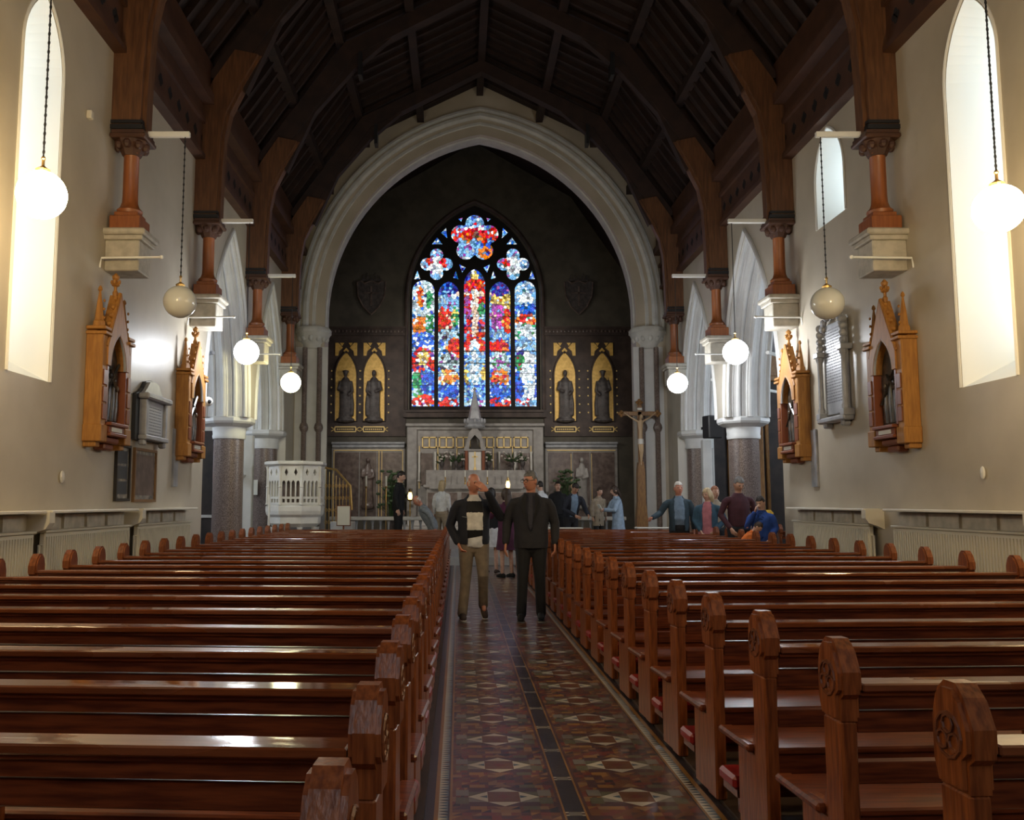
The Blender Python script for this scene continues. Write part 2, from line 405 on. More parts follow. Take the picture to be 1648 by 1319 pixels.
# ------------------------------------------------------------------ arcade piers and arch mouldings
def ribs(X, sgn, y0, y1, rise, zimp=3.17):
    c=(y0+y1)/2;a=(y1-y0)/2; mb=MB()
    def path(d,xo,r):
        L=[(c+u,zimp+v) for u,v in arch_pts(a,rise,d,n=14)]
        mb.tube([(X+sgn*xo,y,z) for y,z in L],r,8)
    # hood mould on the nave face, rolls across the soffit
    path(.07,-.01,.045)
    for d,xo,r in((-.0,.045,.035),(-.0,.13,.028),(-.05,.24,.045),(-.07,.31,.022),(-.10,.40,.03),(-.12,.45,.045),(-.10,.50,.03),(-.07,.59,.022),(-.05,.66,.045),(0,.77,.028),(0,.86,.035)): path(d,xo,r)
    rr_=[[(X+sgn*xo,y,z) for y,z in [(c+u,zimp+v) for u,v in arch_pts(a,rise,d,n=14)]] for d,xo in((.005,.0),(.0,.09),(-.035,.17),(-.04,.28),(-.09,.33),(-.10,.57),(-.04,.62),(-.035,.73),(0,.81),(.005,.9))]
    mb.grid(rr_)
    return mb
for side,X,sgn in(('left',XL,-1),('right',XR,1)):
    for i,(y0,y1,r) in enumerate(AL):
        struct(ribs(X,sgn,y0,y1,r).build('trim_arch_%s_%d'%(side,i+1),'white',smooth=True))
    for i,yc in enumerate((18.615,22.05)):
        xc_=X+sgn*.45
        root=empty('stone_column',(xc_,yc,0),0,
            ('granite' if 1 else '')+' column with white capital in the %s arcade, %s'%(side,('standing free between the two arches','nearest the chancel arch')[i]),'column','arcade columns')
        w=.44
        MB().lathe([(.40,0),(.40,.25),(.36,.32),(.33,.38)],n=8,phase=PI/8).build('column_base','white',root)
        MB().lathe([(.31,.38),(.305,2.76)],n=20).build('shaft','granite',root,smooth=True)
        MB().lathe([(.33,2.74),(.34,2.80),(.33,2.84),(.345,2.98),(.40,3.02)],n=20).build('capital','white',root,smooth=True)
        MB().lathe([(.40,3.0),(.50,3.05),(.53,3.09),(.53,3.15),(.50,3.18)],n=8,phase=PI/8).build('abacus','white',root)
# transepts: outer walls, roofs, windows
for side,s in(('left',-1),('right',1)):
    X0=XL-.9 if s<0 else XR+.9
    X1=X0+s*4.2
    a,b=min(X0,X1),max(X0,X1)
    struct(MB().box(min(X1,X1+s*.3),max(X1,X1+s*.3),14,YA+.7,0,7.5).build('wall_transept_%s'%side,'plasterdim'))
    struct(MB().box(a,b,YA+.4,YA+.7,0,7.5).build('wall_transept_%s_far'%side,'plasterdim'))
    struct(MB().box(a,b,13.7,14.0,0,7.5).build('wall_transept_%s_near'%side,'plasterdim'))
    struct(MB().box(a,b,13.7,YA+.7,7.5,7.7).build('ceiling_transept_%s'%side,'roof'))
# transept windows (daylight)
def tglass(n, X, y0,y1,z0,zs,rise,s,m):
    c=(y0+y1)/2;a=(y1-y0)/2
    L=[(y0,z0)]+[(c+u,zs+v) for u,v in arch_pts(a,rise,n=8)]+[(y1,z0)]
    fr=MB(); fr.tube([(X-s*.03,y,z) for y,z in L+[L[0]]],.06,6)
    root=struct(fr.build('window_%d'%n,'white'))
    MB().prism(L,[],lambda p,q,d:(X-s*d,p,q),.012,.03).build('window_pane',m,root)
M['tday']=lampmat('transept_window_glass',(.78,.88,1.0),6.0)
tglass(5,XL-5.1,15.6,16.7,3.4,5.4,.9,-1,'tday'); tglass(6,XL-5.1,19.0,20.1,3.4,5.4,.9,-1,'tday')
tglass(7,XR+5.1,15.6,16.7,3.4,5.4,.9,1,'tday'); tglass(8,XR+5.1,19.0,20.1,3.4,5.4,.9,1,'tday')

# ------------------------------------------------------------------ chancel arch wall
AR_A,AR_R,AR_S=4.10,4.95,6.35
outer=[(XL-.05,0),(AX-AR_A,0)]+[(AX+u,AR_S+v) for u,v in arch_pts(AR_A,AR_R,n=24)]+[(AX+AR_A,0),(XR+.05,0),(XR+.05,8.5),(AX+3.1,11.25),(AX,12.75),(AX-3.1,11.25),(XL-.05,8.5)]
struct(MB().prism(outer,[],lambda a,b,d:(a,YA+d,b),0,.7).build('wall_chancel_arch','wall'))
prof=[(.92,-.0),(.90,-.10),(.82,-.12),(.80,-.05),(.78,.04),(.76,.04),(.74,-.03),(.70,-.09),(.60,-.11),(.54,-.05),(.53,.10),(.50,.10),(.49,.04),(.44,.04),(.42,-.02),(.33,-.03),(.28,.04),(.27,.18),(.24,.18),(.22,.12),(.18,.14),(.16,.07),(.07,.07),(.02,.14),(-.04,.18),(-.06,.35),(-.02,.6),(0,.7)]
rows=[]
for d,yy in prof:
    L=arch_line(AX,5.9,AR_S,AR_A,AR_R,d*.80,24)
    rows.append([(x,YA+yy,z) for x,z in L])
struct(MB().grid(rows).build('trim_chancel_arch','arch',smooth=True,sharp=30))
for nm,cx in(('left',AX-AR_A-.33),('right',AX+AR_A+.33)):
    s=-1 if nm=='left' else 1
    mb=MB()
    mb.lathe([(.26,5.45),(.30,5.50),(.30,5.56),(.34,5.62),(.42,5.74),(.46,5.84),(.50,5.88),(.50,5.98),(.47,6.02)],(cx,YA+.16,0),8,phase=PI/8)
    for k in range(12):   # carved foliage
        w=2*PI*k/12; mb.ell((cx+.36*math.cos(w),YA+.16+.36*math.sin(w),5.72),(.07,.07,.09),8,6)
    struct(mb.build('trim_capital_'+nm,'arch',smooth=True))
    struct(MB().box(cx-.42,cx+.36 if s>0 else cx+.42,YA-.02,YA+.02,0,5.5).build('trim_pilaster_'+nm,'white'))
    for i,(dx,dy) in enumerate(((.16,-.10),(-.22,.0))):
        r=empty('jamb_shaft',(cx-s*(-dx),YA-.10+dy*.2,ZP),0,'slender dark shaft on the %s side of the chancel arch, %s'%(nm,('outer of the pair','inner of the pair')[i]),'column','dark shafts of the chancel arch')
        MB().lathe([(.11,0),(.11,.15),(.08,.22)],n=12).build('shaft_base','white',r,smooth=True)
        MB().lathe([(.065,.2),(.065,2.9),(.10,2.95),(.12,3.02),(.10,3.1),(.065,3.15),(.065,5.12)],n=12).build('shaft','granite',r,smooth=True)
# ------------------------------------------------------------------ chancel
CW=5.6
struct(MB().box(AX-CW-.3,AX-CW,YA+.7,YB+.3,0,9).build('wall_chancel_left','chwall'))
struct(MB().box(AX+CW,AX+CW+.3,YA+.7,YB+.3,0,9).build('wall_chancel_right','chwall'))
CP=[(-CW,7.5),(-CW,8.9),(-3.4,12.2),(0,14.2),(3.4,12.2),(CW,8.9),(CW,7.5)]
struct(shell(CP,YA+.6,YB+.3,.2,AX).build('ceiling_chancel','roof'))
# sides above the arch wall, behind it
struct(MB().prism([(-CW,5),(-CW,8.9),(-3.4,12.2),(0,14.2),(3.4,12.2),(CW,8.9),(CW,5),(5.2,5),(5.2,8.4),(3.05,11.2),(0,12.7),(-3.05,11.2),(-5.2,8.4),(-5.2,5)],[],lambda a,b,d:(AX+a,YA+.6+d,b),0,.1).build('wall_chancel_gable','chwall'))
# east wall with window opening
WC=.565; WA=2.27; WS=8.55; WRI=3.35; WZ=4.62
hole=[(WC-WA,WZ)]+[(WC+u,WS+v) for u,v in arch_pts(WA,WRI,n=14)]+[(WC+WA,WZ)]
struct(MB().prism([(AX-CW,0),(AX+CW,0),(AX+CW,9),(AX+3.4,12.3),(AX,14.3),(AX-3.4,12.3),(AX-CW,9)],[hole],lambda a,b,d:(a,YB+d,b),0,.4).build('wall_east','chwall'))
# dark panelled zone under the string course
def lowpanel(x0,x1): struct(MB().box(x0,x1,YB-.05,YB-.005,3.7,7.22).build('trim_dado_east_%d'%(1 if x0<0 else 2),'reredos'))
lowpanel(AX-CW+.01,WC-WA-.12); lowpanel(WC+WA+.12,AX+CW-.01)
# gabled arch line on the plaster, hood of the window
mb=MB(); L=[(WC+u,WS+v) for u,v in arch_pts(WA,WRI,.12,n=18)]
mb.tube([(x,YB-.03,z) for x,z in [(WC-WA-.12,WZ)]+L+[(WC+WA+.12,WZ)]],.07,8)
struct(mb.build('trim_window_hood','reredos',smooth=True))
mb=MB()
for x0,x1 in((AX-CW+.02,WC-WA-.15),(WC+WA+.15,AX+CW-.02)):
    mb.box(x0,x1,YB-.14,YB-.05,7.2,7.27); mb.box(x0,x1,YB-.12,YB-.05,7.45,7.52); mb.box(x0,x1,YB-.08,YB-.05,7.27,7.45)
    x=x0+.06
    while x<x1-.06: mb.ell((x,YB-.09,7.36),(.035,.03,.05),6,4,1); x+=.13
struct(mb.build('trim_string_course',['reredos','brownpanel']))
# tracery
def foil(cx,cz,n,d,r,rot,k=40):
    pts=[]
    for i in range(k):
        w=2*PI*i/k; best=0
        for j in range(n):
            a=rot+2*PI*j/n; x,z=d*math.cos(a),d*math.sin(a)
            b=x*math.cos(w)+z*math.sin(w); disc=b*b-(x*x+z*z-r*r)
            if disc>0: best=max(best,b+math.sqrt(disc))
        pts.append((cx+best*math.cos(w),cz+best*math.sin(w)))
    return pts
def zx(u,v):  # pixel inside the window study -> x,z on the window plane
    px=640+u/3.664; py=320+v/3.664
    uu=(px-738)/1450; vv=(660-py)/1450; p=math.atan(148/1450); c_,s_=math.cos(p),math.sin(p)
    t=YB/(c_-vv*s_); return uu*t, 1.45+(s_+vv*c_)*t
holes=[]
for (u0,u1,vt,vs_) in((83,215,478,540),(238,363,482,560),(392,518,408,500),(543,668,482,560),(694,820,482,540)):
    xa,_=zx(u0,1000); xb,_=zx(u1,1000); zt=zx(450,vt)[1]; zs_=zx(450,vs_)[1]; zb=zx(450,1222)[1]
    c=(xa+xb)/2;a=(xb-xa)/2
    holes.append([(xa,zb)]+[(c+p,zs_+q) for p,q in arch_pts(a,zt-zs_ if zt-zs_>a else a*1.01,n=8)]+[(xb,zb)])
c=zx(455,225); holes.append(foil(c[0],c[1]-.03,5,.53,.335,PI/2,70))
for u in(229,682):
    c=zx(u,381); holes.append(foil(c[0],c[1],4,.335,.235,PI/2,52))
for t in([(285,165),(292,228),(255,195)],[(232,222),(265,264),(200,264)],[(115,418),(133,470),(95,470)],[(343,420),(358,470),(327,462)],[(362,380),(402,400),(380,432)],[(355,112),(385,104),(375,130)]):
    a=[zx(u,v) for u,v in t]; holes.append(a); holes.append([(2*WC-x,z) for x,z in a][::-1])
oo=[(WC-WA-.01,WZ-.02)]+[(WC+u,WS+v) for u,v in arch_pts(WA+.01,WRI,n=14)]+[(WC+WA+.01,WZ-.02)]
root=struct(MB().prism(oo,holes,lambda a,b,d:(a,YB+d,b),.10,.28).build('window_4','void'))
# stained glass: pieces coloured after the picture in the glass
W_,H_=(.78,.90,.98),(.9,.9,.85)
R_,O_,B_,DB,LB,G_,Y_,P_,K_,LG,SK=(.75,.03,.02),(.85,.22,.03),(.03,.12,.65),(.02,.03,.25),(.20,.45,.80),(.05,.35,.12),(.85,.6,.15),(.35,.08,.35),(.03,.03,.05),(.45,.60,.65),(.85,.6,.45)
def in_e(u,v,c): return ((u-c[0])/c[2])**2+((v-c[1])/c[3])**2<=1
REG=[ # centre u,v, radii, colours
 (455,640,400,200,[LB,B_,W_,LG]),
 (150,600,75,140,[W_,LG,LB,LG,B_]),(130,570,18,60,[O_,R_]),(185,585,20,50,[G_]),(130,740,50,50,[O_,R_,W_]),(190,740,25,60,[G_,LG]),(150,830,75,50,[B_,LB,W_]),
 (150,960,75,90,[R_,P_,W_,DB]),(150,930,35,50,[Y_,O_,W_]),(115,1110,30,100,[G_,LG]),(175,1090,40,100,[B_,LB]),(150,1190,75,35,[R_,W_,P_,O_]),
 (300,520,70,50,[DB,B_,LB]),(300,620,65,60,[LB,W_,P_,LG]),(265,720,30,80,[R_,R_,O_]),(300,720,22,80,[R_,SK]),(340,690,25,60,[G_,LG,Y_]),(300,800,65,40,[LG,LB,K_]),(335,870,50,60,[R_,O_]),(300,960,65,60,[LG,P_,W_,K_]),(300,1050,60,50,[O_,W_,Y_]),(300,1130,65,45,[B_,B_,LB]),(300,1200,65,30,[R_,W_,LB]),
 (345,560,40,14,[W_,SK]),(565,560,40,14,[W_,SK]),
 (455,460,65,60,[DB,B_]),(455,440,22,30,[Y_,W_]),(455,510,65,40,[R_,R_,O_]),(455,560,65,22,[SK,W_]),(455,570,70,70,[R_,P_]),(455,555,64,14,[SK,W_]),(455,550,20,26,[W_,SK]),(455,640,25,90,[SK,W_]),(415,640,22,70,[P_,R_]),(498,650,20,50,[G_,LG]),(455,760,65,70,[R_,P_,DB,LG]),(455,750,18,90,[SK,W_]),(455,860,65,50,[R_,R_,O_]),(455,870,28,50,[W_,H_]),(455,1000,55,120,[LB,LB,W_]),(455,1010,30,130,[W_,LB,W_]),(405,1030,12,60,[Y_]),(508,1030,12,60,[Y_]),(455,1150,65,60,[LB,B_,W_]),(455,1205,65,25,[LG,R_,P_]),
 (605,520,65,50,[DB,P_,B_]),(590,600,40,40,[Y_,O_,W_]),(640,600,30,50,[Y_,W_]),(575,690,25,80,[P_,P_,SK]),(610,690,20,70,[(.6,.1,.5),LB]),(648,720,25,90,[R_,O_,Y_]),(605,810,60,40,[LB,LG,B_]),(600,870,60,45,[R_,O_]),(605,960,60,70,[LG,W_,G_,P_]),(605,1050,60,45,[O_,R_,W_]),(605,1130,62,45,[B_,B_,LB]),(605,1200,62,30,[R_,W_,B_]),
 (757,560,70,80,[LB,W_,LG]),(757,590,40,50,[W_,H_]),(757,650,70,40,[B_,LB,W_]),(757,720,70,50,[R_,W_,O_,G_]),(757,790,70,60,[W_,LG,G_]),(757,860,70,50,[LB,W_,LG]),(730,950,40,60,[DB,R_,P_]),(770,940,35,40,[W_,H_]),(720,960,25,50,[G_,R_]),(770,1060,45,120,[W_,LB,W_]),(715,1120,30,90,[B_,DB]),(757,1200,70,30,[LB,R_,W_]),
 (229,381,110,110,[LB,LB,W_,P_]),(229,385,45,55,[W_,H_]),(190,360,20,25,[R_,P_]),(270,375,20,25,[R_]),
 (682,381,110,110,[LB,LB,W_,P_]),(685,385,45,55,[W_,H_]),(640,370,20,25,[R_,P_]),
 (455,225,160,150,[LB,B_,W_,P_]),(455,175,60,30,[W_,SK]),(455,120,55,35,[LB,B_,R_,W_]),(340,200,35,45,[R_,LB,W_,P_]),(570,200,35,45,[R_,B_,W_]),(455,215,90,45,[R_,R_,O_]),(465,210,25,25,[(.2,.1,.06)]),(455,285,45,55,[LB,B_,LB]),(395,300,50,55,[LB,W_,P_]),(520,300,45,55,[O_,LB,B_]),
]
seeds={}; CS=15.0; rs=random.Random(3)
def piece(u,v):
    i0,j0=int(u//CS),int(v//CS); best=None; sec=1e9
    for i in(i0-1,i0,i0+1):
        for j in(j0-1,j0,j0+1):
            if (i,j) not in seeds:
                su,sv=(i+rs.random())*CS,(j+rs.random())*CS; colr=None
                for r in REG:
                    if in_e(su,sv,r): colr=rs.choice(list(r[4])+[r[4][0]]*len(r[4]))
                colr=colr or rs.choice([LB,B_,W_]); q=rs.choice([.45,.75,.9,1.0,1.1])
                if rs.random()<.12: q*=.35
                seeds[(i,j)]=(su,sv,[max(0,min(1,k*q+rs.uniform(-.03,.03))) for k in colr])
            s_=seeds[(i,j)]; d=(s_[0]-u)**2+(s_[1]-v)**2
            if best is None or d<best[0]: sec=best[0] if best else 1e9; best=(d,s_[2])
            elif d<sec: sec=d
    if math.sqrt(sec)-math.sqrt(best[0])<1.6: return [k*.25 for k in best[1]]
    return best[1]
nu,nv=240,380; u0,u1,v0,v1=70,835,70,1235
mb=MB(); cols=[]
vs=[]
for j in range(nv+1):
    for i in range(nu+1):
        x,z=zx(u0+(u1-u0)*i/nu,v0+(v1-v0)*j/nv); vs.append((x,YB+.17,z))
fs=[]
for j in range(nv):
    for i in range(nu):
        a=j*(nu+1)+i; fs.append((a,a+1,a+nu+2,a+nu+1))
        u=u0+(u1-u0)*(i+.5)/nu; v=v0+(v1-v0)*(j+.5)/nv
        c=piece(u,v)
        for hz in(620,690,765,828,895,965,1025,1095):
            if abs(v-hz)<2.0: c=[k*.12 for k in c]
        cols.append(c)
mb.add(vs,fs)
g=mb.build('stained_glass','void',root)
ca=g.data.color_attributes.new('glass','FLOAT_COLOR','CORNER')
buf=[]
for p in g.data.polygons:
    c=cols[p.index]; buf+= [c[0],c[1],c[2],1.0]*4
ca.data.foreach_set('color',buf)
gm=bpy.data.materials.new('stained_glass'); gm.use_nodes=True; nt=gm.node_tree; b=nt.nodes['Principled BSDF']
at=N(nt,'ShaderNodeAttribute',attribute_name='glass'); nt.links.new(at.outputs['Color'],b.inputs['Emission Color']); b.inputs['Emission Strength'].default_value=.56
b.inputs['Base Color'].default_value=(.02,.02,.02,1)
g.data.materials.clear(); g.data.materials.append(gm)
# sheets of saddle bars are in the glass; low sill
struct(MB().box(WC-WA-.2,WC+WA+.2,YB-.16,YB-.01,4.35,WZ-.02).box(WC-WA-.1,WC+WA+.1,YB-.22,YB-.01,4.52,4.6).build('trim_window_sill','reredos'))

# ---- saint panels
def saint(xc_, lab, var):
    r=empty('saint_panel',(xc_,YB-.06,3.8),0,lab,'wall panel','gilded saint panels on the east wall')
    # local: x, z from 0 (name plate bottom) ; y negative toward nave
    w=.385
    L=[(-w,.42)]+[(u,2.0+v) for u,v in arch_pts(w,.85,n=8)]+[(w,.42)]
    MB().prism(L,[],lambda a,b,d:(a,-d,b),0,.03).build('gold_niche','gold',r)
    fr=MB(); fr.tube([(x,-.03,z) for x,z in L+[L[0]]],.028,6)
    fr.build('niche_frame','reredos',r)
    q=MB()
    for sx in(-1,1):
        q.prism([(sx*.38,2.70),(sx*.38,3.15),(sx*.27,3.15),(sx*.12,2.98),(sx*.25,2.86),(sx*.28,2.70)],[],lambda a,b,d:(a,-d,b),0,.03)
        q.prism([(sx*.08,3.15),(sx*.22,3.15),(sx*.15,3.04)],[],lambda a,b,d:(a,-d,b),0,.03)
    q.prism([(0,2.98),(.1,2.87),(0,2.76),(-.1,2.87)],[],lambda a,b,d:(a,-d,b),0,.03)
    q.build('gold_quatrefoil','gold',r)
    f=MB(); s=1 if var%2 else -1
    f.tube([(0,-.07,.45),(0,-.09,.9),(s*.02,-.10,1.4),(0,-.10,1.75),(0,-.09,1.92)],[(.24,.07),(.215,.09),(.20,.09),(.20,.08),(.10,.06)],14,side=(1,0,0))
    f.tube([(s*.18,-.1,1.8),(s*.25,-.13,1.5),(s*.05,-.19,1.42)],[.06,.06,.045],8)
    f.tube([(-s*.18,-.1,1.8),(-s*.24,-.13,1.45),(-s*.10,-.19,1.30)],[.06,.06,.045],8)
    f.tube([(-s*.2,-.1,1.5),(-s*.24,-.1,1.0),(-s*.22,-.08,.6)],[.05,.07,.08],8)
    f.ell((0,-.12,2.07),(.085,.09,.12),12,8)
    f.ell((0,-.08,.46),(.34,.09,.10),14,8)
    if var==3: f.tube([(s*.2,-.12,1.0),(s*.2,-.12,1.95)],.02,6)
    if var in(0,3):
        f.lathe([(.11,0),(.13,.02),(.10,.05)],(0,-.1,2.12),10)
    link_mesh('saint_figure',remeshed(f,.028),'statue',r)
    h=MB(); h.tube([(.135*math.cos(k*PI/8),-.05,2.07+.135*math.sin(k*PI/8)) for k in range(17)],.012,5)
    h.build('halo','goldline',r)
    nm=MB()
    a,b,c_,d=-.36,.36,.06,.22
    for (x0,x1,z0,z1) in((a,b,c_-.02,c_+.015),(a,b,d-.015,d+.02),(a-.015,a+.015,c_,d),(b-.015,b+.015,c_,d)): nm.box(x0,x1,-.03,0,z0,z1)
    for sx in(-1,1):
        for k in(-1,1): nm.tube([(sx*.37,-.02,.14),(sx*.49,-.02,.14+k*.07)],.014,4)
    # raised dashes of the inscription
    for k in range(9): nm.box(a+.07+k*.066,a+.11+k*.066,-.02,0,.12,.16)
    nm.build('name_plate','goldline',r)
    st=MB()
    for sx in(-1,1):
        for k in range(6):
            st.ell((sx*.5,-.01,.72+k*.29),(.03,.02,.03),6,4)
    st.build('gold_studs','goldline',r)
for i,(x,l) in enumerate(((-3.90,'gilded saint panel, far left of the four'),(-2.92,'gilded saint panel just left of the stained glass window'),(3.68,'gilded saint panel just right of the stained glass window'),(4.98,'gilded saint panel, far right of the four'))):
    saint(x,l,i)
# ---- shields
for x,l in((-3.05,'dark carved shield high on the east wall left of the window'),(4.2,'dark carved shield high on the east wall right of the window')):
    r=empty('heraldic_shield',(x,YB-.005,7.95),0,l,'shield','shields on the east wall')
    P=[(0,0),(.28,.28),(.46,.65),(.50,1.15),(.36,1.2),(.25,1.1),(0,1.2),(-.25,1.1),(-.36,1.2),(-.50,1.15),(-.46,.65),(-.28,.28)]
    MB().prism(P,[],lambda a,b,d:(a,-d,b),0,.09).build('shield_plate','statue',r)
    MB().tube([(a,-.09,b) for a,b in P+[P[0]]],.03,6).build('shield_rim','brownpanel',r)
    MB().box(-.25,.25,-.12,-.09,.74,.78).box(-.03,.03,-.12,-.09,.3,1.0).build('shield_cross','brownpanel',r)
    mb=MB()
    for k in range(5): mb.prism([(-.28+k*.14-.05,1.22),(-.28+k*.14+.05,1.22),(-.28+k*.14,1.42+.08*(k%2))],[],lambda a,b,d:(a,-d,b),.0,.06)
    mb.box(-.36,.36,-.07,0,1.2,1.26)
    mb.build('crown','statue',r)
# ------------------------------------------------------------------ roof trusses and wall posts
def wall_post(X, s, Y, lab):
    """X wall face, s: +1 grows toward +x (left wall)"""
    r=empty('wall_post',(X,Y,4.22),0,lab,'roof post','timber wall posts on stone corbels')
    if s<0: r.rotation_euler.z=PI
    # local +x into the nave
    MB().box(0,.42,-.21,.21,.02,.40,c=.012).box(-.02,.46,-.24,.24,.40,.46,c=.01).box(-.02,.50,-.28,.28,.46,.54,c=.02).build('stone_corbel','stoneblock',r)
    MB().box(.03,.40,-.19,.19,.54,.72,c=.01).box(.07,.36,-.15,.15,.72,.78,c=.01).build('post_plinth','colonnette',r)
    MB().lathe([(.15,.78),(.16,.82),(.12,.86),(.10,.92),(.095,1.0),(.095,1.52),(.12,1.55)],(.21,0,0),10).build('colonnette','colonnette',r,smooth=True)
    cp=MB().lathe([(.11,1.52),(.15,1.60),(.20,1.66),(.21,1.70)],(.21,0,0),8,phase=PI/8).box(0,.44,-.22,.22,1.70,1.76,c=.015).box(.02,.42,-.2,.2,1.76,1.80)
    for k in range(8):
        w=2*PI*k/8; cp.ell((.21+.17*math.cos(w),.17*math.sin(w),1.64),(.055,.055,.06),7,5)
    cp.build('carved_capital','frieze',r)
    MB().box(.0,.385,-.185,.185,1.80,1.815).box(.0,.40,-.2,.2,1.815,1.87).box(0,.39,-.19,.19,1.89,1.93).build('iron_band','black',r)
    # broad upright curving inwards and up
    mb=MB()
    prof=[(0.0,1.80,.36),(0.0,2.5,.37),(.0,3.2,.40),(.05,3.7,.43),(.25,4.15,.44),(.60,4.68,.38)]
    for (hw,ex,mi) in((.17,0,0),(.10,.05,0)):
        L=[];Rr=[]
        for (x,z,w) in prof:
            L.append((x,z)); Rr.append((x+w+ex,z+(0 if z<3.3 else -.08)))
        mb.prism(L+Rr[::-1],[],lambda a,b,d:(a,d,b),-hw,hw)
    mb.build('upright','post',r)
    MB().box(.02,.48,-.2,.2,3.92,4.0,xf=Matrix.Translation((.12,0,.02))@Matrix.Rotation(math.radians(-8),4,'Y')).build('iron_strap','black',r)
    return r
PY=[3.7,7.3,10.9,14.4,18.0,21.6]
names={10.9:'nearest the camera',14.4:'second from camera, where the plain wall ends',18.0:'above the free standing column',21.6:'farthest, beside the chancel arch',7.3:'its top cut by the frame',3.7:'beside the rear pews'}
for Y in PY[1:]:
    for X,s,side in((XL,1,'left'),(XR,-1,'right')):
        if Y<8: continue
        wall_post(X,s,Y,'timber post on the %s wall, %s'%(side,names[Y]))
for Y in PY[1:]:
    r=empty('roof_truss',(AX,Y,8.4),0,'dark timber roof truss spanning the nave, %s'%{7.3:'overhead nearest the camera',10.9:'second from the camera',14.4:'third from the camera',18.0:'fourth from the camera',21.6:'farthest, in front of the chancel arch'}[Y],'roof truss','nave roof trusses')
    for s in(-1,1):
        P=[(s*4.75,.05),(s*2.95,2.55),(s*.0,4.02),(s*.0,3.72),(s*2.75,2.28),(s*4.35,-.05)]
        MB().prism(P,[],lambda a,b,d:(a,d,b),-.13,.13).build('principal_rafter','rafter',r)
        # curved brace close under the principal
        B=[(s*4.1,-.2),(s*3.55,1.05),(s*2.75,2.0),(s*1.9,2.75),(s*1.9,2.98),(s*2.85,2.4),(s*4.4,.3)]
        MB().prism(B,[],lambda a,b,d:(a,d,b),-.09,.09).build('curved_brace','rafter',r)
        MB().box(s*2.62-.04,s*2.62+.04,-.15,.15,1.75,2.25,xf=Matrix.Translation((0,0,.1))).build('iron_strap','black',r)
# ------------------------------------------------------------------ globe pendants
LAMPS=[(7.3,XL+.82,4.0,0,1),(7.3,4.5,3.88,1,1),(10.9,-3.43,3.9,0,0),(10.9,4.54,3.88,1,0),(14.4,-3.43,3.86,0,1),(14.4,4.48,3.86,1,1),(18.0,-3.38,3.84,0,1),(18.0,4.41,3.83,1,1),(3.7,-3.45,3.9,0,1),(3.7,4.5,3.9,1,1)]
lm={('w'):lampmat('globe_lit_warm',(1,.74,.38),34),('c'):lampmat('globe_lit_cool',(.90,.94,1.0),24),('y'):lampmat('globe_lit_yellow',(1,.93,.55),15)}
M.update({'lw':lm['w'],'lc':lm['c'],'ly':lm['y']})
desc={(7.3,0):'large lit white glass globe pendant in front of the near left window',(7.3,1):'large lit white glass globe pendant in front of the near right window',
(10.9,0):'unlit opal glass globe pendant by the left wall',(10.9,1):'unlit opal glass globe pendant by the right wall',
(14.4,0):'lit white globe pendant before the first arch on the left',(14.4,1):'lit white globe pendant before the first arch on the right',
(18.0,0):'small lit yellowish globe pendant above the pulpit',(18.0,1):'small lit white globe pendant beside the crucifix',
(3.7,0):'lit globe pendant above the rear left pews',(3.7,1):'lit globe pendant above the rear right pews'}
for Y,x,z,side,lit in LAMPS:
    mt={7.3:'lw',3.7:'lw',14.4:'lc',18.0:'ly' if side==0 else 'lc'}.get(Y,'lc') if lit else 'glassoff'
    top=6.02
    r=empty('globe_pendant_lamp',(x,Y,z),0,desc[(Y,side)],'lamp','globe pendant lamps along the nave')
    MB().ell((0,0,0),(.20,.20,.20),32,20).build('glass_globe',mt,r,smooth=True)
    MB().lathe([(.055,.19),(.06,.215),(.03,.235),(.012,.25),(.012,.30),(.02,.31),(.012,.33)],n=12).build('brass_cap','brass',r)
    ch=MB(); zz=.33; k=0
    ch.tube([(0,0,.33),(0,0,top-z)],.007,5)
    while zz<top-z and Y<12:
        ch.ell((0,0,zz),(.013,.007,.022) if k%2 else (.007,.013,.022),6,4); zz+=.04; k+=1
    ch.build('chain','black',r)
    X=XL if side==0 else XR; s=1 if side==0 else -1
    b=MB().box(min(X+s*.40,x+s*.06),max(X+s*.40,x+s*.06),-.03+Y-.22,.03+Y-.22,top-.02,top+.05,c=.008)
    MBx=tag(b.build('lamp_bracket','whitebar'),'bar carrying the %s'%desc[(Y,side)],'bracket','white lamp brackets')
    MBx.location.y=.22
# thin rods at the corbels
for Y in(10.8,14.3,17.9):
    for X,s,side in((XL,1,'left'),(XR,-1,'right')):
        mb=MB().tube([(X-s*0,Y-.24,4.24),(X+s*.02,Y-.24,4.36),(X+s*.74,Y-.24,4.37)],.014,6).ell((X+s*.74,Y-.24,4.37),(.025,.025,.025),8,6)
        tag(mb.build('thin_wall_rod','whitebar'),'thin pale metal rod sticking out from the %s wall below the %s timber post'%(side,{10.8:'nearest',14.3:'second',17.9:'third'}[Y]),'rod','thin rods at the corbels')
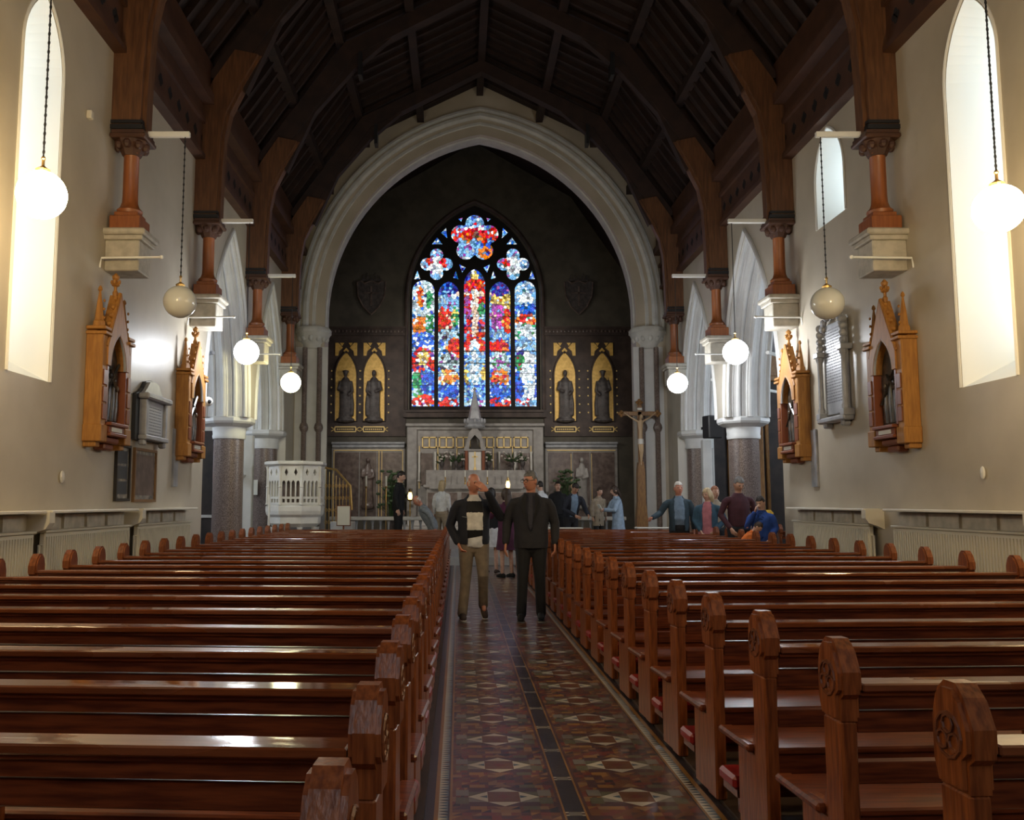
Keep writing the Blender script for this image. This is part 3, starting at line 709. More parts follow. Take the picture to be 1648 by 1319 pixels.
# ------------------------------------------------------------------ stations of the cross
def station(X, s, Y, z, lab):
    r=empty('carved_wall_shrine',(X,Y,z),0,lab,'wall shrine','carved oak shrines on the side walls')
    if s<0: r.rotation_euler.z=PI
    # local: +x out from the wall, y along it, z up (0..2.05)
    w=.42
    mb=MB()
    mb.box(0,.10,-w,w,.18,1.42)                                # back board sides
    for k in(-1,1):
        a,b=sorted((k*.30,k*.46)); mb.box(0,.20,a,b,.14,1.36,c=.012); mb.box(0,.22,a-.015,b+.015,.10,.30,c=.01); mb.box(0,.24,a-.02,b+.02,1.34,1.38,c=.008); mb.box(0,.23,a-.02,b+.02,1.40,1.44,c=.008)
        mb.box(0,.15,a+.015,b-.015,.04,.12,c=.01)
    mb.build('oak_case','oak',r)
    for k in(-1,1):
        pin=MB()
        pin.lathe([(.075,1.44),(.07,1.50),(.055,1.52),(.035,1.7),(.012,1.86),(.028,1.88),(.02,1.91),(.004,1.93)],(.11,k*.38,0),6)
        for q in range(3): pin.ell((.165,k*.38,1.55+.1*q),(.015,.02,.02),6,4)
        pin.build('pinnacle','oak',r)
    # gable with pointed arch opening
    G=[(-.34,1.20),(0,1.86),(.34,1.20),(.27,1.20)]
    arch=[(.27,1.0)]+[(u,1.0+v) for u,v in arch_pts(.24,.40,n=8)][::-1]+[(-.27,1.0),(-.34,1.0)]
    G=[(-.34,1.22),(0,1.90),(.34,1.22),(.34,1.0)]+arch[1:-1]+[(-.34,1.0)]
    MB().prism(G,[],lambda a,b,d:(d,a,b),.08,.22).build('gable','oak',r)
    cr=MB()
    for k in(-1,1):
        for q in range(6):
            t=q/6+.06; cr.ell((.17,k*.36*(1-t),1.24+.68*t),(.035,.04,.035),6,5)
        cr.tube([(.2,k*.35,1.22),(.2,0,1.92)],.022,6)
    cr.build('crockets','oak',r)
    fi=MB().lathe([(.03,1.88),(.035,1.93),(.02,1.96),(.02,2.0),(.05,2.02),(.035,2.05),(.015,2.07),(.04,2.10),(.045,2.13),(.01,2.17)],(.14,0,0),8)
    for k in range(4):
        w_=k*PI/2; fi.ell((.14+.045*math.cos(w_),.045*math.sin(w_),2.06),(.02,.02,.03),6,4)
    fi.build('finial','oak',r)
    im=MB(); L=[(u,1.0+v) for u,v in arch_pts(.25,.42,n=8)]
    im.tube([(.20,a,b) for a,b in L],.022,6)
    im.build('arch_moulding','marble',r)
    P=[(-.29,.36)]+[(u,1.0+v) for u,v in arch_pts(.27,.40,n=8)]+[(.29,.36)]
    MB().prism(P,[],lambda a,b,d:(d,a,b),.09,.105).build('dark_relief_panel','paint',r)
    fg=MB()
    for (a,h,wd) in((-.14,.42,.05),(-.03,.50,.06),(.10,.45,.055),(.19,.36,.05)):
        fg.tube([(.115,a,.38),(.12,a,.38+h*.5),(.12,a+.01,.38+h)],[(wd,.02),(wd,.03),(wd*.5,.02)],8,side=(0,1,0)); fg.ell((.13,a+.01,.42+h),(.025,.03,.038),8,6)
    fg.tube([(.14,-.22,.62),(.14,.2,1.08)],.018,4); fg.tube([(.14,-.06,.98),(.14,.12,.78)],.018,4)
    fg.build('relief_figures','paint',r,smooth=True)
    for k in(-1,1):
        tr=MB()
        a,b=sorted((k*.27,k*.31)); tr.box(.08,.205,a,b,.34,1.0)
        for q in range(3): tr.box(.20,.215,k*.38-.05,k*.38+.05,.36+.2*q,.54+.2*q,c=.006)
        tr.build('red_pilaster','oakdark',r)
    b=MB().box(0,.26,-.27,.27,.30,.34,c=.008).box(0,.22,-.24,.24,.22,.30).box(0,.25,-.26,.26,.18,.22,c=.008).box(0,.18,-.2,.2,.10,.18,c=.02).box(0,.14,-.14,.14,.02,.10,c=.02)
    b.build('base_bracket','oakdark',r)
    MB().box(.221,.226,-.16,.16,.235,.285).build('title_strip','paper',r)
for X,s,Y,l in((XL,1,10.72,'carved golden oak gothic shrine on the left wall, nearer one, above the radiators'),(XL,1,14.05,'carved oak gothic shrine on the left wall, at its far corner behind the marble tablet'),
               (XR,-1,11.02,'carved golden oak gothic shrine on the right wall, nearer one, beside the bright lancet'),(XR,-1,14.3,'carved oak gothic shrine on the right wall, at its far corner by the arch')):
    station(X,s,Y,2.04,l)
# small grey strips beside the far shrines
for X,s,Y,l in((XL,1,13.62,'grey vertical strip on the left wall beside the far shrine'),(XR,-1,13.75,'grey vertical strip on the right wall beside the far shrine')):
    tag(MB().box(min(X,X+s*.03),max(X,X+s*.03),Y-.1,Y+.12,1.68,2.55).build('grey_wall_strip','marble'),l,'wall strip')
# ------------------------------------------------------------------ memorial tablets
r=empty('memorial_tablet',(XL+.004,12.35,2.22),0,'grey and white marble memorial tablet with a rounded top on the left wall','memorial')
MB().prism([(-.56,.05),(-.56,.66),(-.42,.70),(-.30,.76),(-.2,.86),(0,.9),(.2,.86),(.30,.76),(.42,.70),(.56,.66),(.56,.05)],[],lambda a,b,d:(d,a,b),0,.05).build('slate_backing','marbled',r)
mb=MB().box(.05,.11,-.42,.42,.10,.62,c=.01).box(.05,.20,-.50,.50,.60,.68,c=.02).box(.05,.17,-.46,.46,.06,.12,c=.01)
mb.prism([(-.4,.68),(-.28,.76),(-.18,.85),(0,.88),(.18,.85),(.28,.76),(.4,.68)],[],lambda a,b,d:(d,a,b),.05,.10)
for k in(-1,1): a,b=sorted((k*.36,k*.44)); mb.box(.05,.15,a,b,.12,.60,c=.01); mb.box(.05,.14,a-.01,b+.01,-.02,.06,c=.02)
mb.build('marble_surround','marble',r)
MB().box(.11,.12,-.30,.30,.15,.55).build('inscribed_panel','inscr',r)
t=MB()
rs2=random.Random(5)
for k in range(9):
    y=-.24
    while y<.24:
        w=rs2.uniform(.02,.06); t.box(.12,.1215,y,min(y+w,.25),.50-k*.04,.512-k*.04); y+=w+.015
t.build('engraved_lines','letter',r)
r=empty('memorial_tablet',(XR-.004,12.78,2.58),PI,'tall grey marble memorial tablet with long inscription and side columns on the right wall','memorial')
MB().box(0,.06,-.36,.36,.12,1.44,c=.01).build('inscribed_slab','marble',r)
for k in(-1,1):
    mb=MB()
    mb.lathe([(.05,.15),(.06,.2),(.04,.24),(.04,.9),(.06,.94),(.065,1.0)],(.10,k*.41,0),8); mb.box(0,.16,k*.41-.07,k*.41+.07,.06,.16,c=.01); mb.box(0,.17,k*.41-.08,k*.41+.08,.98,1.06,c=.01)
    for q in range(4): mb.ell((.09,k*.40,1.12+q*.10),(.06,.06-.008*q,.06),8,6)
    mb.build('side_column','marble',r,smooth=True)
mb=MB()
for q in range(7):
    w=PI*q/6; mb.ell((.08,.32*math.cos(w),1.40+.16*math.sin(w)),(.05,.06,.06),8,6)
mb.box(0,.16,-.46,.46,.0,.08,c=.02)
for k in(-1,1): mb.box(0,.12,k*.3-.05,k*.3+.05,-.07,.03,c=.02)
mb.build('tablet_base','marble',r,smooth=False)
t=MB()
for k in range(26):
    y=-.30
    while y<.28:
        w=rs2.uniform(.02,.07); t.box(.06,.0615,y,min(y+w,.31),1.34-k*.042,1.358-k*.042); y+=w+.015
t.build('engraved_lines','letter',r)
# ------------------------------------------------------------------ framed pictures on the left wall
def picture(Y,z,w,h,frm,lab,rows):
    r=empty('framed_picture',(XL,Y,z),0,lab,'picture','framed notices on the left wall')
    f=MB(); t=.035
    for (a,b,c,d) in((-w/2,w/2,0,t),(-w/2,w/2,h-t,h),(-w/2,-w/2+t,t,h-t),(w/2-t,w/2,t,h-t)): f.box(.0,.04,a,b,c,d)
    f.build('frame',frm,r)
    MB().box(.005,.015,-w/2+t,w/2-t,t,h-t).build('print','photo',r)
    p=MB()
    for i in range(rows):
        z0=.09+i*(h-.14)/rows; p.box(.015,.017,-w/2+t+.04,w/2-t-.04,z0,z0+(h-.14)/rows-.03)
    p.build('mounted_photographs','marbled' if rows>1 else 'brownpanel',r)
picture(11.50,1.46,.48,.72,'picframe','tall black framed display of photographs on the left wall, nearer of the pair',3)
picture(12.32,1.45,.86,.72,'woodframe','brown framed print on the left wall, right of the black framed one',1)
# small pale wall spots
tag(MB().ell((XL+.02,9.75,1.72),(.02,.05,.07),8,6).build('wall_hook','marblew'),'small pale hook on the left wall above the radiator shelf','hook')
tag(MB().ell((XR-.02,9.35,1.75),(.02,.04,.07),8,6).build('wall_hook','marblew'),'small pale hook low on the right wall under the lancet','hook')
tag(MB().box(XL,XL+.06,10.0,10.08,5.86,5.96,c=.01).build('wall_sensor','shelf'),'tiny white sensor high on the left wall by the lancet','sensor')
# ------------------------------------------------------------------ radiators with shelves
def radiator(X,s,y0,y1,lab):
    r=empty('radiator',(X+s*.02,y0,.12),0,lab,'radiator','cream radiators under wall shelves')
    L=y1-y0
    def sx(a,b): return (min(s*a,s*b),max(s*a,s*b))
    m=MB(); a,b=sx(.05,.11); m.box(a,b,.02,L-.02,.02,1.02,c=.01)
    n=int(L/.055)
    for k in range(n):
        y=.04+(L-.08)*k/n; a,b=sx(.11,.125); m.box(a,b,y,y+.03,.05,.98)
    m.build('convector_panel','cream',r)
    a,b=sx(.04,.13); MB().box(a,b,.0,L,1.02,1.045,c=.005).build('top_grille','cream',r)
    p=MB()
    for y in(-.04,): p.tube([(s*.08,y,-.1),(s*.08,y,.9),(s*.08,.04,.9)],.014,8)
    p.build('supply_pipe','cream',r)
    g=MB(); a,b=sx(0,.02)
    g.box(a,b,0,L,1.045,1.20)
    k=0
    for q in range(1,4):
        a,b=sx(.0,.05); g.box(a,b,L*q/4-.012,L*q/4+.012,1.05,1.20)
    g.build('backing_tiles','stoneblock',r)
    sh=MB(); a,b=sx(-.02,.20); sh.box(a,b,-.04,L+.04,1.215,1.245,c=.006)
    r2=tag(sh.build('wall_shelf','shelf'),'narrow cream shelf above the %s'%lab,'shelf','radiator shelves'); r2.location=(X+s*.02,y0,.12)
    br=MB()
    for y in (-.14,):
        pts=[(0,1.23),(.24,1.23),(.24,1.12),(.20,1.06),(.08,1.02),(0,.98)]
        br.prism(pts,[],lambda p,q,d:(s*(p-.02),y+d,q),0,.12)
    br.build('shelf_bracket','shelf',r2)
radiator(XL,1,6.9,8.95,'cream radiator at the left edge under the window')
radiator(XL,1,9.15,11.55,'cream radiator on the left wall below the carved shrine')
radiator(XL,1,11.8,14.15,'cream radiator on the left wall below the framed pictures')
radiator(XR,-1,11.75,14.45,'cream radiator on the right wall below the tall tablet')
radiator(XR,-1,8.4,11.15,'long ribbed cream radiator at the right edge under the lancet')
# ------------------------------------------------------------------ pews
LP=3.52
def make_pew(lp=LP, name='church_pew', supports=(.33,.62)):
    r=empty(name)
    h=lp/2
    for k in(-1,1):
        xo=k*h; 
        m=MB()
        # shaft
        a,b=sorted((xo,xo-k*.055))
        m.box(a,b,-.06,.07,.02,.74,c=.008)
        # octagonal head with canted corners
        m.prism([(-.085,.83),(-.085,.90),(-.05,.970),(-.02,1.0),(.03,1.0),(.06,.975),(.08,.91),(.08,.80),(.06,.74),(-.06,.74),(-.06,.81)],[],lambda p,q,d:(d,p,q),a-.0,b+.0)
        m.prism([(-.072,.842),(-.072,.895),(-.042,.957),(-.014,.984),(.024,.984),(.050,.962),(.067,.905),(.067,.80),(.05,.75),(-.048,.75),(-.048,.82)],[],lambda p,q,d:(d,p,q),a-.012,b+.012)
        # seat support panel
        m.box(a+.01,b-.01,.07,.29,.02,.40,c=.006)
        m.prism([(.07,.40),(.07,.52),(.12,.44),(.40,.42),(.40,.40)],[],lambda p,q,d:(d,p,q),a+.012,b-.012)
        e=m.build('bench_end','pewend',r)
        # carved trefoil on the outer face
        c=MB(); xf=xo+k*.013
        for q in range(3):
            w=PI/2+q*2*PI/3; cy,cz=.0+.028*math.cos(w),.87+.028*math.sin(w)
            c.tube([(xf,cy+.022*math.cos(t*PI/4),cz+.022*math.sin(t*PI/4)) for t in range(9)],.005,5)
        c.tube([(xf,.052*math.cos(t*PI/6),.87+.055*math.sin(t*PI/6)) for t in range(13)],.005,5)
        c.build('carved_trefoil','carve',e)
    i=h-.07
    m=MB().box(-i,i,-.078,.03,.835,.862,c=.005)
    m.build('book_ledge','ledge',r)
    m=MB().box(-i,i,-.06,.028,.818,.835,c=.004).box(-i,i,-.045,.02,.775,.818)
    m.build('top_rail','pew',r)
    m=MB().box(-i,i,-.025,.015,.695,.765,c=.004).box(-i,i,-.02,.03,.53,.60,c=.004)
    m.build('back_slats','pew',r)
    m=MB().box(-i-.05,i+.05,.05,.45,.40,.43,c=.008).box(-i,i,.06,.08,.30,.40)
    # overhanging rounded seat corners past the bench ends
    for k in(-1,1): m.box(min(k*(i+.02),k*(h+.02)),max(k*(i+.02),k*(h+.02)),.10,.46,.40,.432,c=.01)
    m.build('seat','pew',r)
    m=MB()
    for t in supports:
        x=-i+2*i*t; m.box(x-.05,x+.05,-.03,.03,.02,.66); m.box(x-.02,x+.02,.08,.36,.02,.40)
    m.build('centre_support','pewend',r)
    m=MB().box(-i-.10,i+.10,-.38,-.18,.165,.225,c=.015)
    m.build('padded_kneeler','vinyl',r)
    m=MB().box(-i-.08,i+.08,-.37,-.19,.13,.165)
    for t in(.0,.5,1.0):
        x=-i+2*i*t; m.box(x-.02,x+.02,-.31,-.21,.02,.13); m.box(x-.015,x+.015,-.25,-.03,.10,.13)
    m.build('kneeler_frame','pew',r)
    return r
pew=make_pew()
ORD=['nearest','second','third','fourth','fifth','sixth','seventh','eighth','ninth','tenth','eleventh','twelfth','thirteenth','fourteenth','fifteenth','sixteenth','seventeenth','eighteenth','nineteenth','twentieth','twenty-first','twenty-second','twenty-third','twenty-fourth','twenty-fifth','twenty-sixth','twenty-seventh','twenty-eighth']
first=True
def place(x,y,rz,lab,grp):
    global first
    o=pew if first else copy_tree(pew); first=False
    o.location=(x,y,0.0); o.rotation_euler.z=rz; tag(o,lab,'pew',grp); return o
RZ=math.radians(3.2)
nL=27; nR=24
for k in range(nL):
    y=1.62+.683*k
    place(-.195-LP/2*math.cos(RZ),y+LP/2*math.sin(RZ),-RZ,'varnished wooden pew in the left block, %s row from the camera%s'%(ORD[k],', farthest of the block' if k==nL-1 else ''),'pews left of the aisle')
for k in range(nR):
    y=2.33+.745*k
    place(1.240+LP/2*math.cos(RZ),y+LP/2*math.sin(RZ),RZ,'varnished wooden pew in the right block, %s row from the camera%s'%(ORD[k],', farthest of the block' if k==nR-1 else ''),'pews right of the aisle')
sp=make_pew(2.4,'short_pew',(.5,)); f2=True
for side,x in(('left',-6.6),('right',7.75)):
    for k in range(5):
        o=sp if f2 else copy_tree(sp); f2=False
        o.location=(x,15.4+k*.8,0); tag(o,'short wooden pew in the %s transept, %s row from the nave wall end'%(side,ORD[k].replace('nearest','first')),'pew','short pews in the transepts')
# ------------------------------------------------------------------ pulpit
r=empty('pulpit',(-3.74,20.75,.27),0,'white marble octagonal pulpit with pierced gothic panels, left of the altar steps','pulpit')
n=8; R0=.62
def octp(R,z): return [(R*math.cos(PI/8+k*PI/4),R*math.sin(PI/8+k*PI/4),z) for k in range(8)]
MB().lathe([(R0+.06,2.0),(R0+.10,2.03),(R0+.10,2.08),(R0+.05,2.10),(R0-.05,2.10),(R0-.05,2.0)],n=8,phase=PI/8).build('pulpit_rim','marblew',r)
MB().lathe([(.50,.62),(.60,.70),(R0-.02,.84),(R0+.04,.90),(R0+.06,.98),(R0+.06,1.08),(R0,1.12)],n=8,phase=PI/8).build('pulpit_floor_moulding','marblew',r)
MB().lathe([(.48,-.25),(.48,.08),(.42,.12),(.40,.55),(.52,.62)],n=8,phase=PI/8).build('pulpit_base','marble',r)
o1=octp(R0,0)
for k in range(8):
    if k in(1,2): continue  # open at the back
    a=Vector(o1[k]); b=Vector(o1[(k+1)%8]); L=(b-a).length; d=(b-a).normalized()
    outer=[(0,1.12),(L,1.12),(L,2.0),(0,2.0)]
    hs=[]
    w=L/4.6
    for i in range(4):
        c=L/2+(i-1.5)*w*1.02
        hs.append([(c-w*.36,1.30)]+[(c+u,1.60+v) for u,v in arch_pts(w*.36,w*.6,n=4)]+[(c+w*.36,1.30)])
    for i in range(2):
        c=L/2+(i-.5)*w*2.04; hs.append([(c,1.76),(c+.04,1.84),(c,1.93),(c-.04,1.84)])
    for i in range(4):
        c=L/2+(i-1.5)*w*1.02; hs.append([(c-w*.3,1.17),(c+w*.3,1.17),(c+w*.3,1.25),(c-w*.3,1.25)])
    nrm=Vector((d.y,-d.x,0))
    MB().prism(outer,hs,lambda p,q,t:tuple(a+d*p+Vector((0,0,q))+nrm*(-t)),-.02,.05).build('pierced_panel','marblew',r)
mb=MB().lathe([(R0-.16,1.1),(R0-.14,1.15),(R0-.14,1.95),(R0-.17,1.98)],n=8,phase=PI/8)
mb.build('pulpit_lining','brownpanel',r)
mb=MB()
for p in o1:
    mb.lathe([(.05,1.12),(.035,1.16),(.03,1.5),(.045,1.52),(.03,1.54),(.03,1.9),(.05,1.98)],(p[0]*1.03,p[1]*1.03,0),8)
mb.build('corner_colonnettes','marblew',r)
mb=MB()
for k in range(8):
    p=octp(.50,0)[k]; mb.lathe([(.06,0),(.045,.05),(.04,.5),(.07,.62)],(p[0],p[1],0),8)
mb.build('base_colonnettes','marblew',r)
r=empty('stair_railing',(-3.05,22.5,ZP),0,'ornate dark iron and brass stair railing beside the pulpit','railing')
mb=MB()
for k in range(8):
    x=-.25+k*.085; mb.tube([(x,0,.3),(x,0,1.9-.05*k)],.012,5)
    for z in(.6,.9,1.2,1.5): mb.tube([(x+.03*math.cos(q*PI/4),0,z+.05*math.sin(q*PI/4)) for q in range(9)],.006,4)
mb.build('iron_scrollwork','brass',r)
MB().tube([(-.28,0,1.95),(.0,0,1.9),(.36,0,1.5),(.40,0,.9)],.03,8).build('handrail','brass',r,smooth=True)
s_=tag(MB().box(-3.15,-2.35,22.2,22.9,ZP,ZP+.30,c=.02).box(-3.15,-2.6,22.3,22.9,ZP+.30,ZP+.62,c=.02).build('pulpit_steps','marblew'),'white marble steps leading up to the pulpit','steps')
# framed notice leaning by the pulpit
r=empty('notice_stand',(-2.75,21.7,ZP),0,'small white framed notice standing by the pulpit steps','notice')
MB().box(-.15,.15,-.02,.0,.55,1.0,c=.004).build('notice_sheet','paper',r)
MB().box(-.17,.17,0,.02,.53,1.02).box(-.02,.02,0,.03,0,.55).box(-.15,.15,-.12,.12,0,.03).build('stand','oakdark',r)
tag(MB().box(-5.02+.0,-4.82,21.68,21.70,1.62,1.98).build('paper_notice','paper'),'cream paper notice on the second left granite column','notice')
# ------------------------------------------------------------------ altar rails
def rail(x0,x1,y,lab):
    r=empty('altar_rail',((x0+x1)/2,y,ZP),0,lab,'railing','low marble altar rails'); w=(x1-x0)/2
    MB().box(-w,w,-.14,.14,.62,.72,c=.02).build('rail_top','marblew',r)
    MB().box(-w,w,-.12,.12,0,.10,c=.01).build('rail_plinth','marblew',r)
    mb=MB(); k=int(2*w/.22)
    for i in range(k+1):
        x=-w+.08+(2*w-.16)*i/k; mb.lathe([(.05,.10),(.03,.16),(.028,.5),(.05,.62)],(x,0,0),8)
    mb.build('balusters','marble',r)
rail(-3.4,-.5,23.9,'low white marble altar rail on the left of the sanctuary opening')
rail(1.7,4.4,23.9,'low white marble altar rail on the right of the sanctuary opening')
# ------------------------------------------------------------------ high altar and reredos
zc=ZP
struct(MB().box(-1.9,3.05,27.6,YB-.05,ZP,ZP+.35,c=.02).box(-1.6,2.75,28.2,YB-.05,ZP+.35,ZP+.6,c=.02).build('floor_altar_steps','sanct'))
r=empty('altar_reredos',(WC,YB-.25,ZP+.6),0,'tall grey marble reredos with gilded squares behind the altar','altarpiece')
w=2.32
zt=4.12-ZP-.6
mb=MB().box(-w,w,-.05,.22,0,zt).box(-w-.05,w+.05,-.15,.2,zt-.10,zt,c=.02).box(-w,w,-.12,.2,zt-.22,zt-.14,c=.01)
for k in(-1,1): a,b=sorted((k*(w-.34),k*w)); mb.box(a,b,-.14,.2,0,zt-.2,c=.02)
mb.build('marble_frame','altar',r)
mb=MB()
for i in range(8):
    x=-w+.42+i*(2*w-.84)/7
    mb.lathe([(.06,1.2),(.04,1.26),(.035,2.1),(.06,2.2)],(x,-.12,0),8)
mb.build('colonnettes','marblew',r)
for i,x in enumerate((-1.65,-1.0,-.52,.52,1.0,1.65)): MB().box(x-.20,x+.20,-.07,-.05,1.05,2.15).build('marble_inlay','brownpanel',r)
g=MB()
for x in(-1.56,-.98,-.40,.40,.98,1.56):
    for (a,b,c_,d) in((-.25,.25,2.33,2.37),(-.25,.25,2.67,2.71),(-.25,-.215,2.33,2.71),(.215,.25,2.33,2.71),(-.02,.02,2.33,2.71)): g.box(x+a,x+b,-.10,-.05,c_,d)
g.build('gilded_squares','goldline',r)
g2=MB()
for x in(-1.90,-1.27,1.27,1.90,.62,-.62): g2.box(x-.012,x+.012,-.09,-.05,.95,2.4)
g2.box(1.0,1.9,-.09,-.05,.93,.96)
g2.build('gold_lines','goldline',r)
r=empty('tabernacle',(WC-.02,YB-.75,ZP+1.55),0,'white marble tabernacle with a pointed canopy above the altar','tabernacle')
MB().box(-.30,.30,-.25,.3,0,.28,c=.02).build('tabernacle_base','marble',r)
MB().box(-.24,.24,-.2,.28,.28,1.3).build('tabernacle_body','altar',r)
MB().box(-.205,.205,-.225,-.2,.40,1.2,c=.004).build('white_door','marblew',r)
mb=MB()
for k in(-1,1): a,b=sorted((k*.23,k*.33)); mb.box(a,b,-.26,.2,.3,1.25,c=.01)
mb.build('red_marble_pillars','oakdark',r)
mb=MB().prism([(-.36,1.25),(-.36,1.35),(-.30,1.45),(-.2,1.85),(0,2.1),(.2,1.85),(.30,1.45),(.36,1.35),(.36,1.25)],[[(-.2,1.3),(.2,1.3),(.16,1.6),(0,1.78),(-.16,1.6)]],lambda a,b,d:(a,d,b),-.24,.26)
mb.build('pointed_canopy','altar',r)
MB().box(-.02,.02,-.24,-.225,.62,1.22).box(-.09,.09,-.24,-.225,1.03,1.07).ell((0,-.24,.62),(.05,.02,.09),8,6).build('gold_cross','goldline',r)
mb=MB().lathe([(.30,2.0),(.36,2.06),(.30,2.14),(.34,2.22),(.26,2.30),(.2,2.36)],n=8)
for k in range(8): mb.ell((.33*math.cos(k*PI/4),.33*math.sin(k*PI/4),2.26),(.05,.05,.09),6,5)
mb.lathe([(.22,2.34),(.17,2.6),(.09,3.0),(.03,3.3),(.06,3.34),(.02,3.4)],n=8)
mb.build('spire','marble',r)
r=empty('high_altar',(WC,29.3,ZP+.6),0,'grey marble high altar table with a white cloth','altar')
MB().box(-1.7,1.7,-.35,.55,.95,1.05,c=.02).build('altar_top','altar',r)
MB().box(-1.6,1.6,-.28,.5,0,.95,c=.01).build('altar_front','altar',r)
mb=MB()
for i in range(6):
    x=-1.35+i*.54; mb.box(x-.2,x+.2,-.30,-.28,.15,.8)
mb.build('front_panels','brownpanel',r)
MB().box(-1.5,1.5,-.36,.4,1.05,1.06).box(-1.5,1.5,-.372,-.36,.92,1.06).build('altar_cloth','altar',r)
MB().box(-1.65,1.65,.56,1.15,0,1.55,c=.02).build('retable_shelf','altar',r)
# vases with flowers, candlesticks
def vase(x,y,z,lab,big=1):
    r=empty('flower_vase',(x,y,z),0,lab,'vase','flower arrangements on the altar')
    MB().lathe([(.07,0),(.05,.05),(.04,.1),(.09,.22),(.07,.30),(.09,.33)],n=10).build('vase_body','statue',r,smooth=True)
    rr=random.Random(int(x*100)); l=MB(); f=MB()
    for k in range(26):
        w=rr.uniform(0,2*PI); e=rr.uniform(.1,.34)*big; h=rr.uniform(.3,.62)
        p=(e*math.cos(w),e*math.sin(w)*.6,h); l.tube([(0,0,.3),(p[0]*.6,p[1]*.6,h*.8),p],[.006,.02,.004],4)
        if k%3==0: f.ell(p,(.045,.045,.035),7,5)
    l.build('foliage','leaf',r); f.build('blooms','flower',r)
for i,(x,b) in enumerate(((-1.25,.7),(-.72,1),(-.42,.5),(.50,.5),(1.35,1.15),(1.75,.6))):
    vase(WC+x*.9,30.1,ZP+2.15,'%s flower arrangement on the altar shelf'%['leftmost','second from left','third from left, just left of the tabernacle','just right of the tabernacle','large pale','rightmost'][i],b)
for i,(x) in enumerate((-1.0,-.35,.38,1.05)):
    r=empty('candlestick',(WC+x,29.6,ZP+1.65),0,'brass candlestick on the altar table, %s'%['far left','left of centre','right of centre','far right'][i],'candlestick','altar candlesticks')
    MB().lathe([(.06,0),(.03,.04),(.02,.1),(.03,.16),(.015,.2),(.035,.26)],n=8).build('stick','brass',r,smooth=True)
    MB().lathe([(.018,.26),(.018,.48)],n=8).build('candle','paper',r)
# side marble panels with gilded frames
def sidepanel(x0,x1,lab,gold):
    r=empty('marble_wall_panel',((x0+x1)/2,YB-.02,ZP+.5),0,lab,'wall panel','marble panels beside the altar'); w=(x1-x0)/2; h=2.45
    MB().box(-w,w,-.03,0,0,h).build('panel_slab','altar',r)
    mb=MB()
    for (a,b) in((-w+.1,-.32),(-.3+.02,.28),(.32,w-.1)): mb.box(a,b,-.05,-.03,.1,h-.15)
    mb.build('brown_inlays','brownpanel',r)
    mb=MB().box(-w,w,-.10,-.03,h,h+.12,c=.02); mb.box(-w-.02,w+.02,-.16,-.03,h+.12,h+.2,c=.02); mb.build('marble_cornice','marble',r)
    g=MB(); g.box(-w+.06,w-.06,-.06,-.03,h-.10,h-.07)
    if gold:
        for x in(-w+.06,w-.08,.36,.46): g.box(x,x+.02,-.06,-.03,.1,h-.08)
    else:
        for x in(-.36,.34): g.box(x,x+.015,-.06,-.03,.1,h-.2)
    g.build('gilded_lines','goldline',r)
    mb=MB()
    f=MB(); f.tube([(0,-.12,.5),(0,-.14,1.1),(0,-.14,1.6),(0,-.12,1.9)],[(.2,.08),(.17,.09),(.2,.08),(.08,.05)],12,side=(1,0,0)).ell((0,-.14,2.02),(.08,.08,.11),10,8)
    f.tube([(.16,-.14,1.75),(.2,-.2,1.45),(.0,-.24,1.4)],.05,8).tube([(-.16,-.14,1.75),(-.2,-.2,1.45),(.0,-.24,1.5)],.05,8); f.ell((0,-.12,.45),(.24,.12,.12),10,6)
    link_mesh('standing_figure',remeshed(f,.03),'brownpanel' if gold else 'altar',r)
sidepanel(-4.35,-1.85,'brown marble wall panel with gilded frame and figure, left of the altar',True)
sidepanel(2.98,5.45,'brown marble wall panel with pale figure, right of the altar',False)
def plant(x,y,z,lab):
    r=empty('potted_plant',(x,y,z),0,lab,'plant','dark potted plants by the altar')
    MB().lathe([(.12,0),(.16,.28),(.18,.3)],n=12).build('pot','statue',r,smooth=True)
    rr=random.Random(int(x*77)); l=MB()
    for k in range(60):
        w=rr.uniform(0,2*PI); e=rr.uniform(.15,.42); h=rr.uniform(.5,1.35)
        q=(e*math.cos(w),e*math.sin(w),h); l.tube([(0,0,.28),(q[0]*.4,q[1]*.4,h*.8),(q[0],q[1],h)],[.006,.008,.003],4)
        l.ell(q,(.07,.03,.03),6,4,0,None)
    l.build('foliage','leaf',r)
plant(-2.25,30.3,ZP+.9 if False else ZP,'dark leafy plant left of the altar'); plant(3.6,30.3,ZP,'dark leafy plant right of the altar')
for nm in('potted_plant','potted_plant.001'):
    o=bpy.data.objects[nm]; o.scale=(1.15,1.15,1.6)
# lanterns glowing by the altar
M['glow']=lampmat('lantern_glow',(1,.62,.2),1.6)
for x,y,z,l in((-1.35,25.2,1.62,'small brass lantern with warm light left of the altar'),(1.42,26,1.95,'small warm glowing sanctuary lamp right of the tabernacle')):
    r=empty('altar_lantern',(x,y,ZP),0,l,'lantern')
    MB().lathe([(.10,0),(.10,.03),(.02,.06),(.02,z-ZP-.16),(.07,z-ZP-.12),(.07,z-ZP-.10)],n=10).build('lantern_stand','brass',r,smooth=True)
    MB().lathe([(.05,z-ZP-.10),(.065,z-ZP),(.04,z-ZP+.10)],n=10).build('lantern_glass','glow',r,smooth=True)
    MB().lathe([(.06,z-ZP+.10),(.03,z-ZP+.16),(.008,z-ZP+.2)],n=10).build('lantern_cap','brass',r,smooth=True)
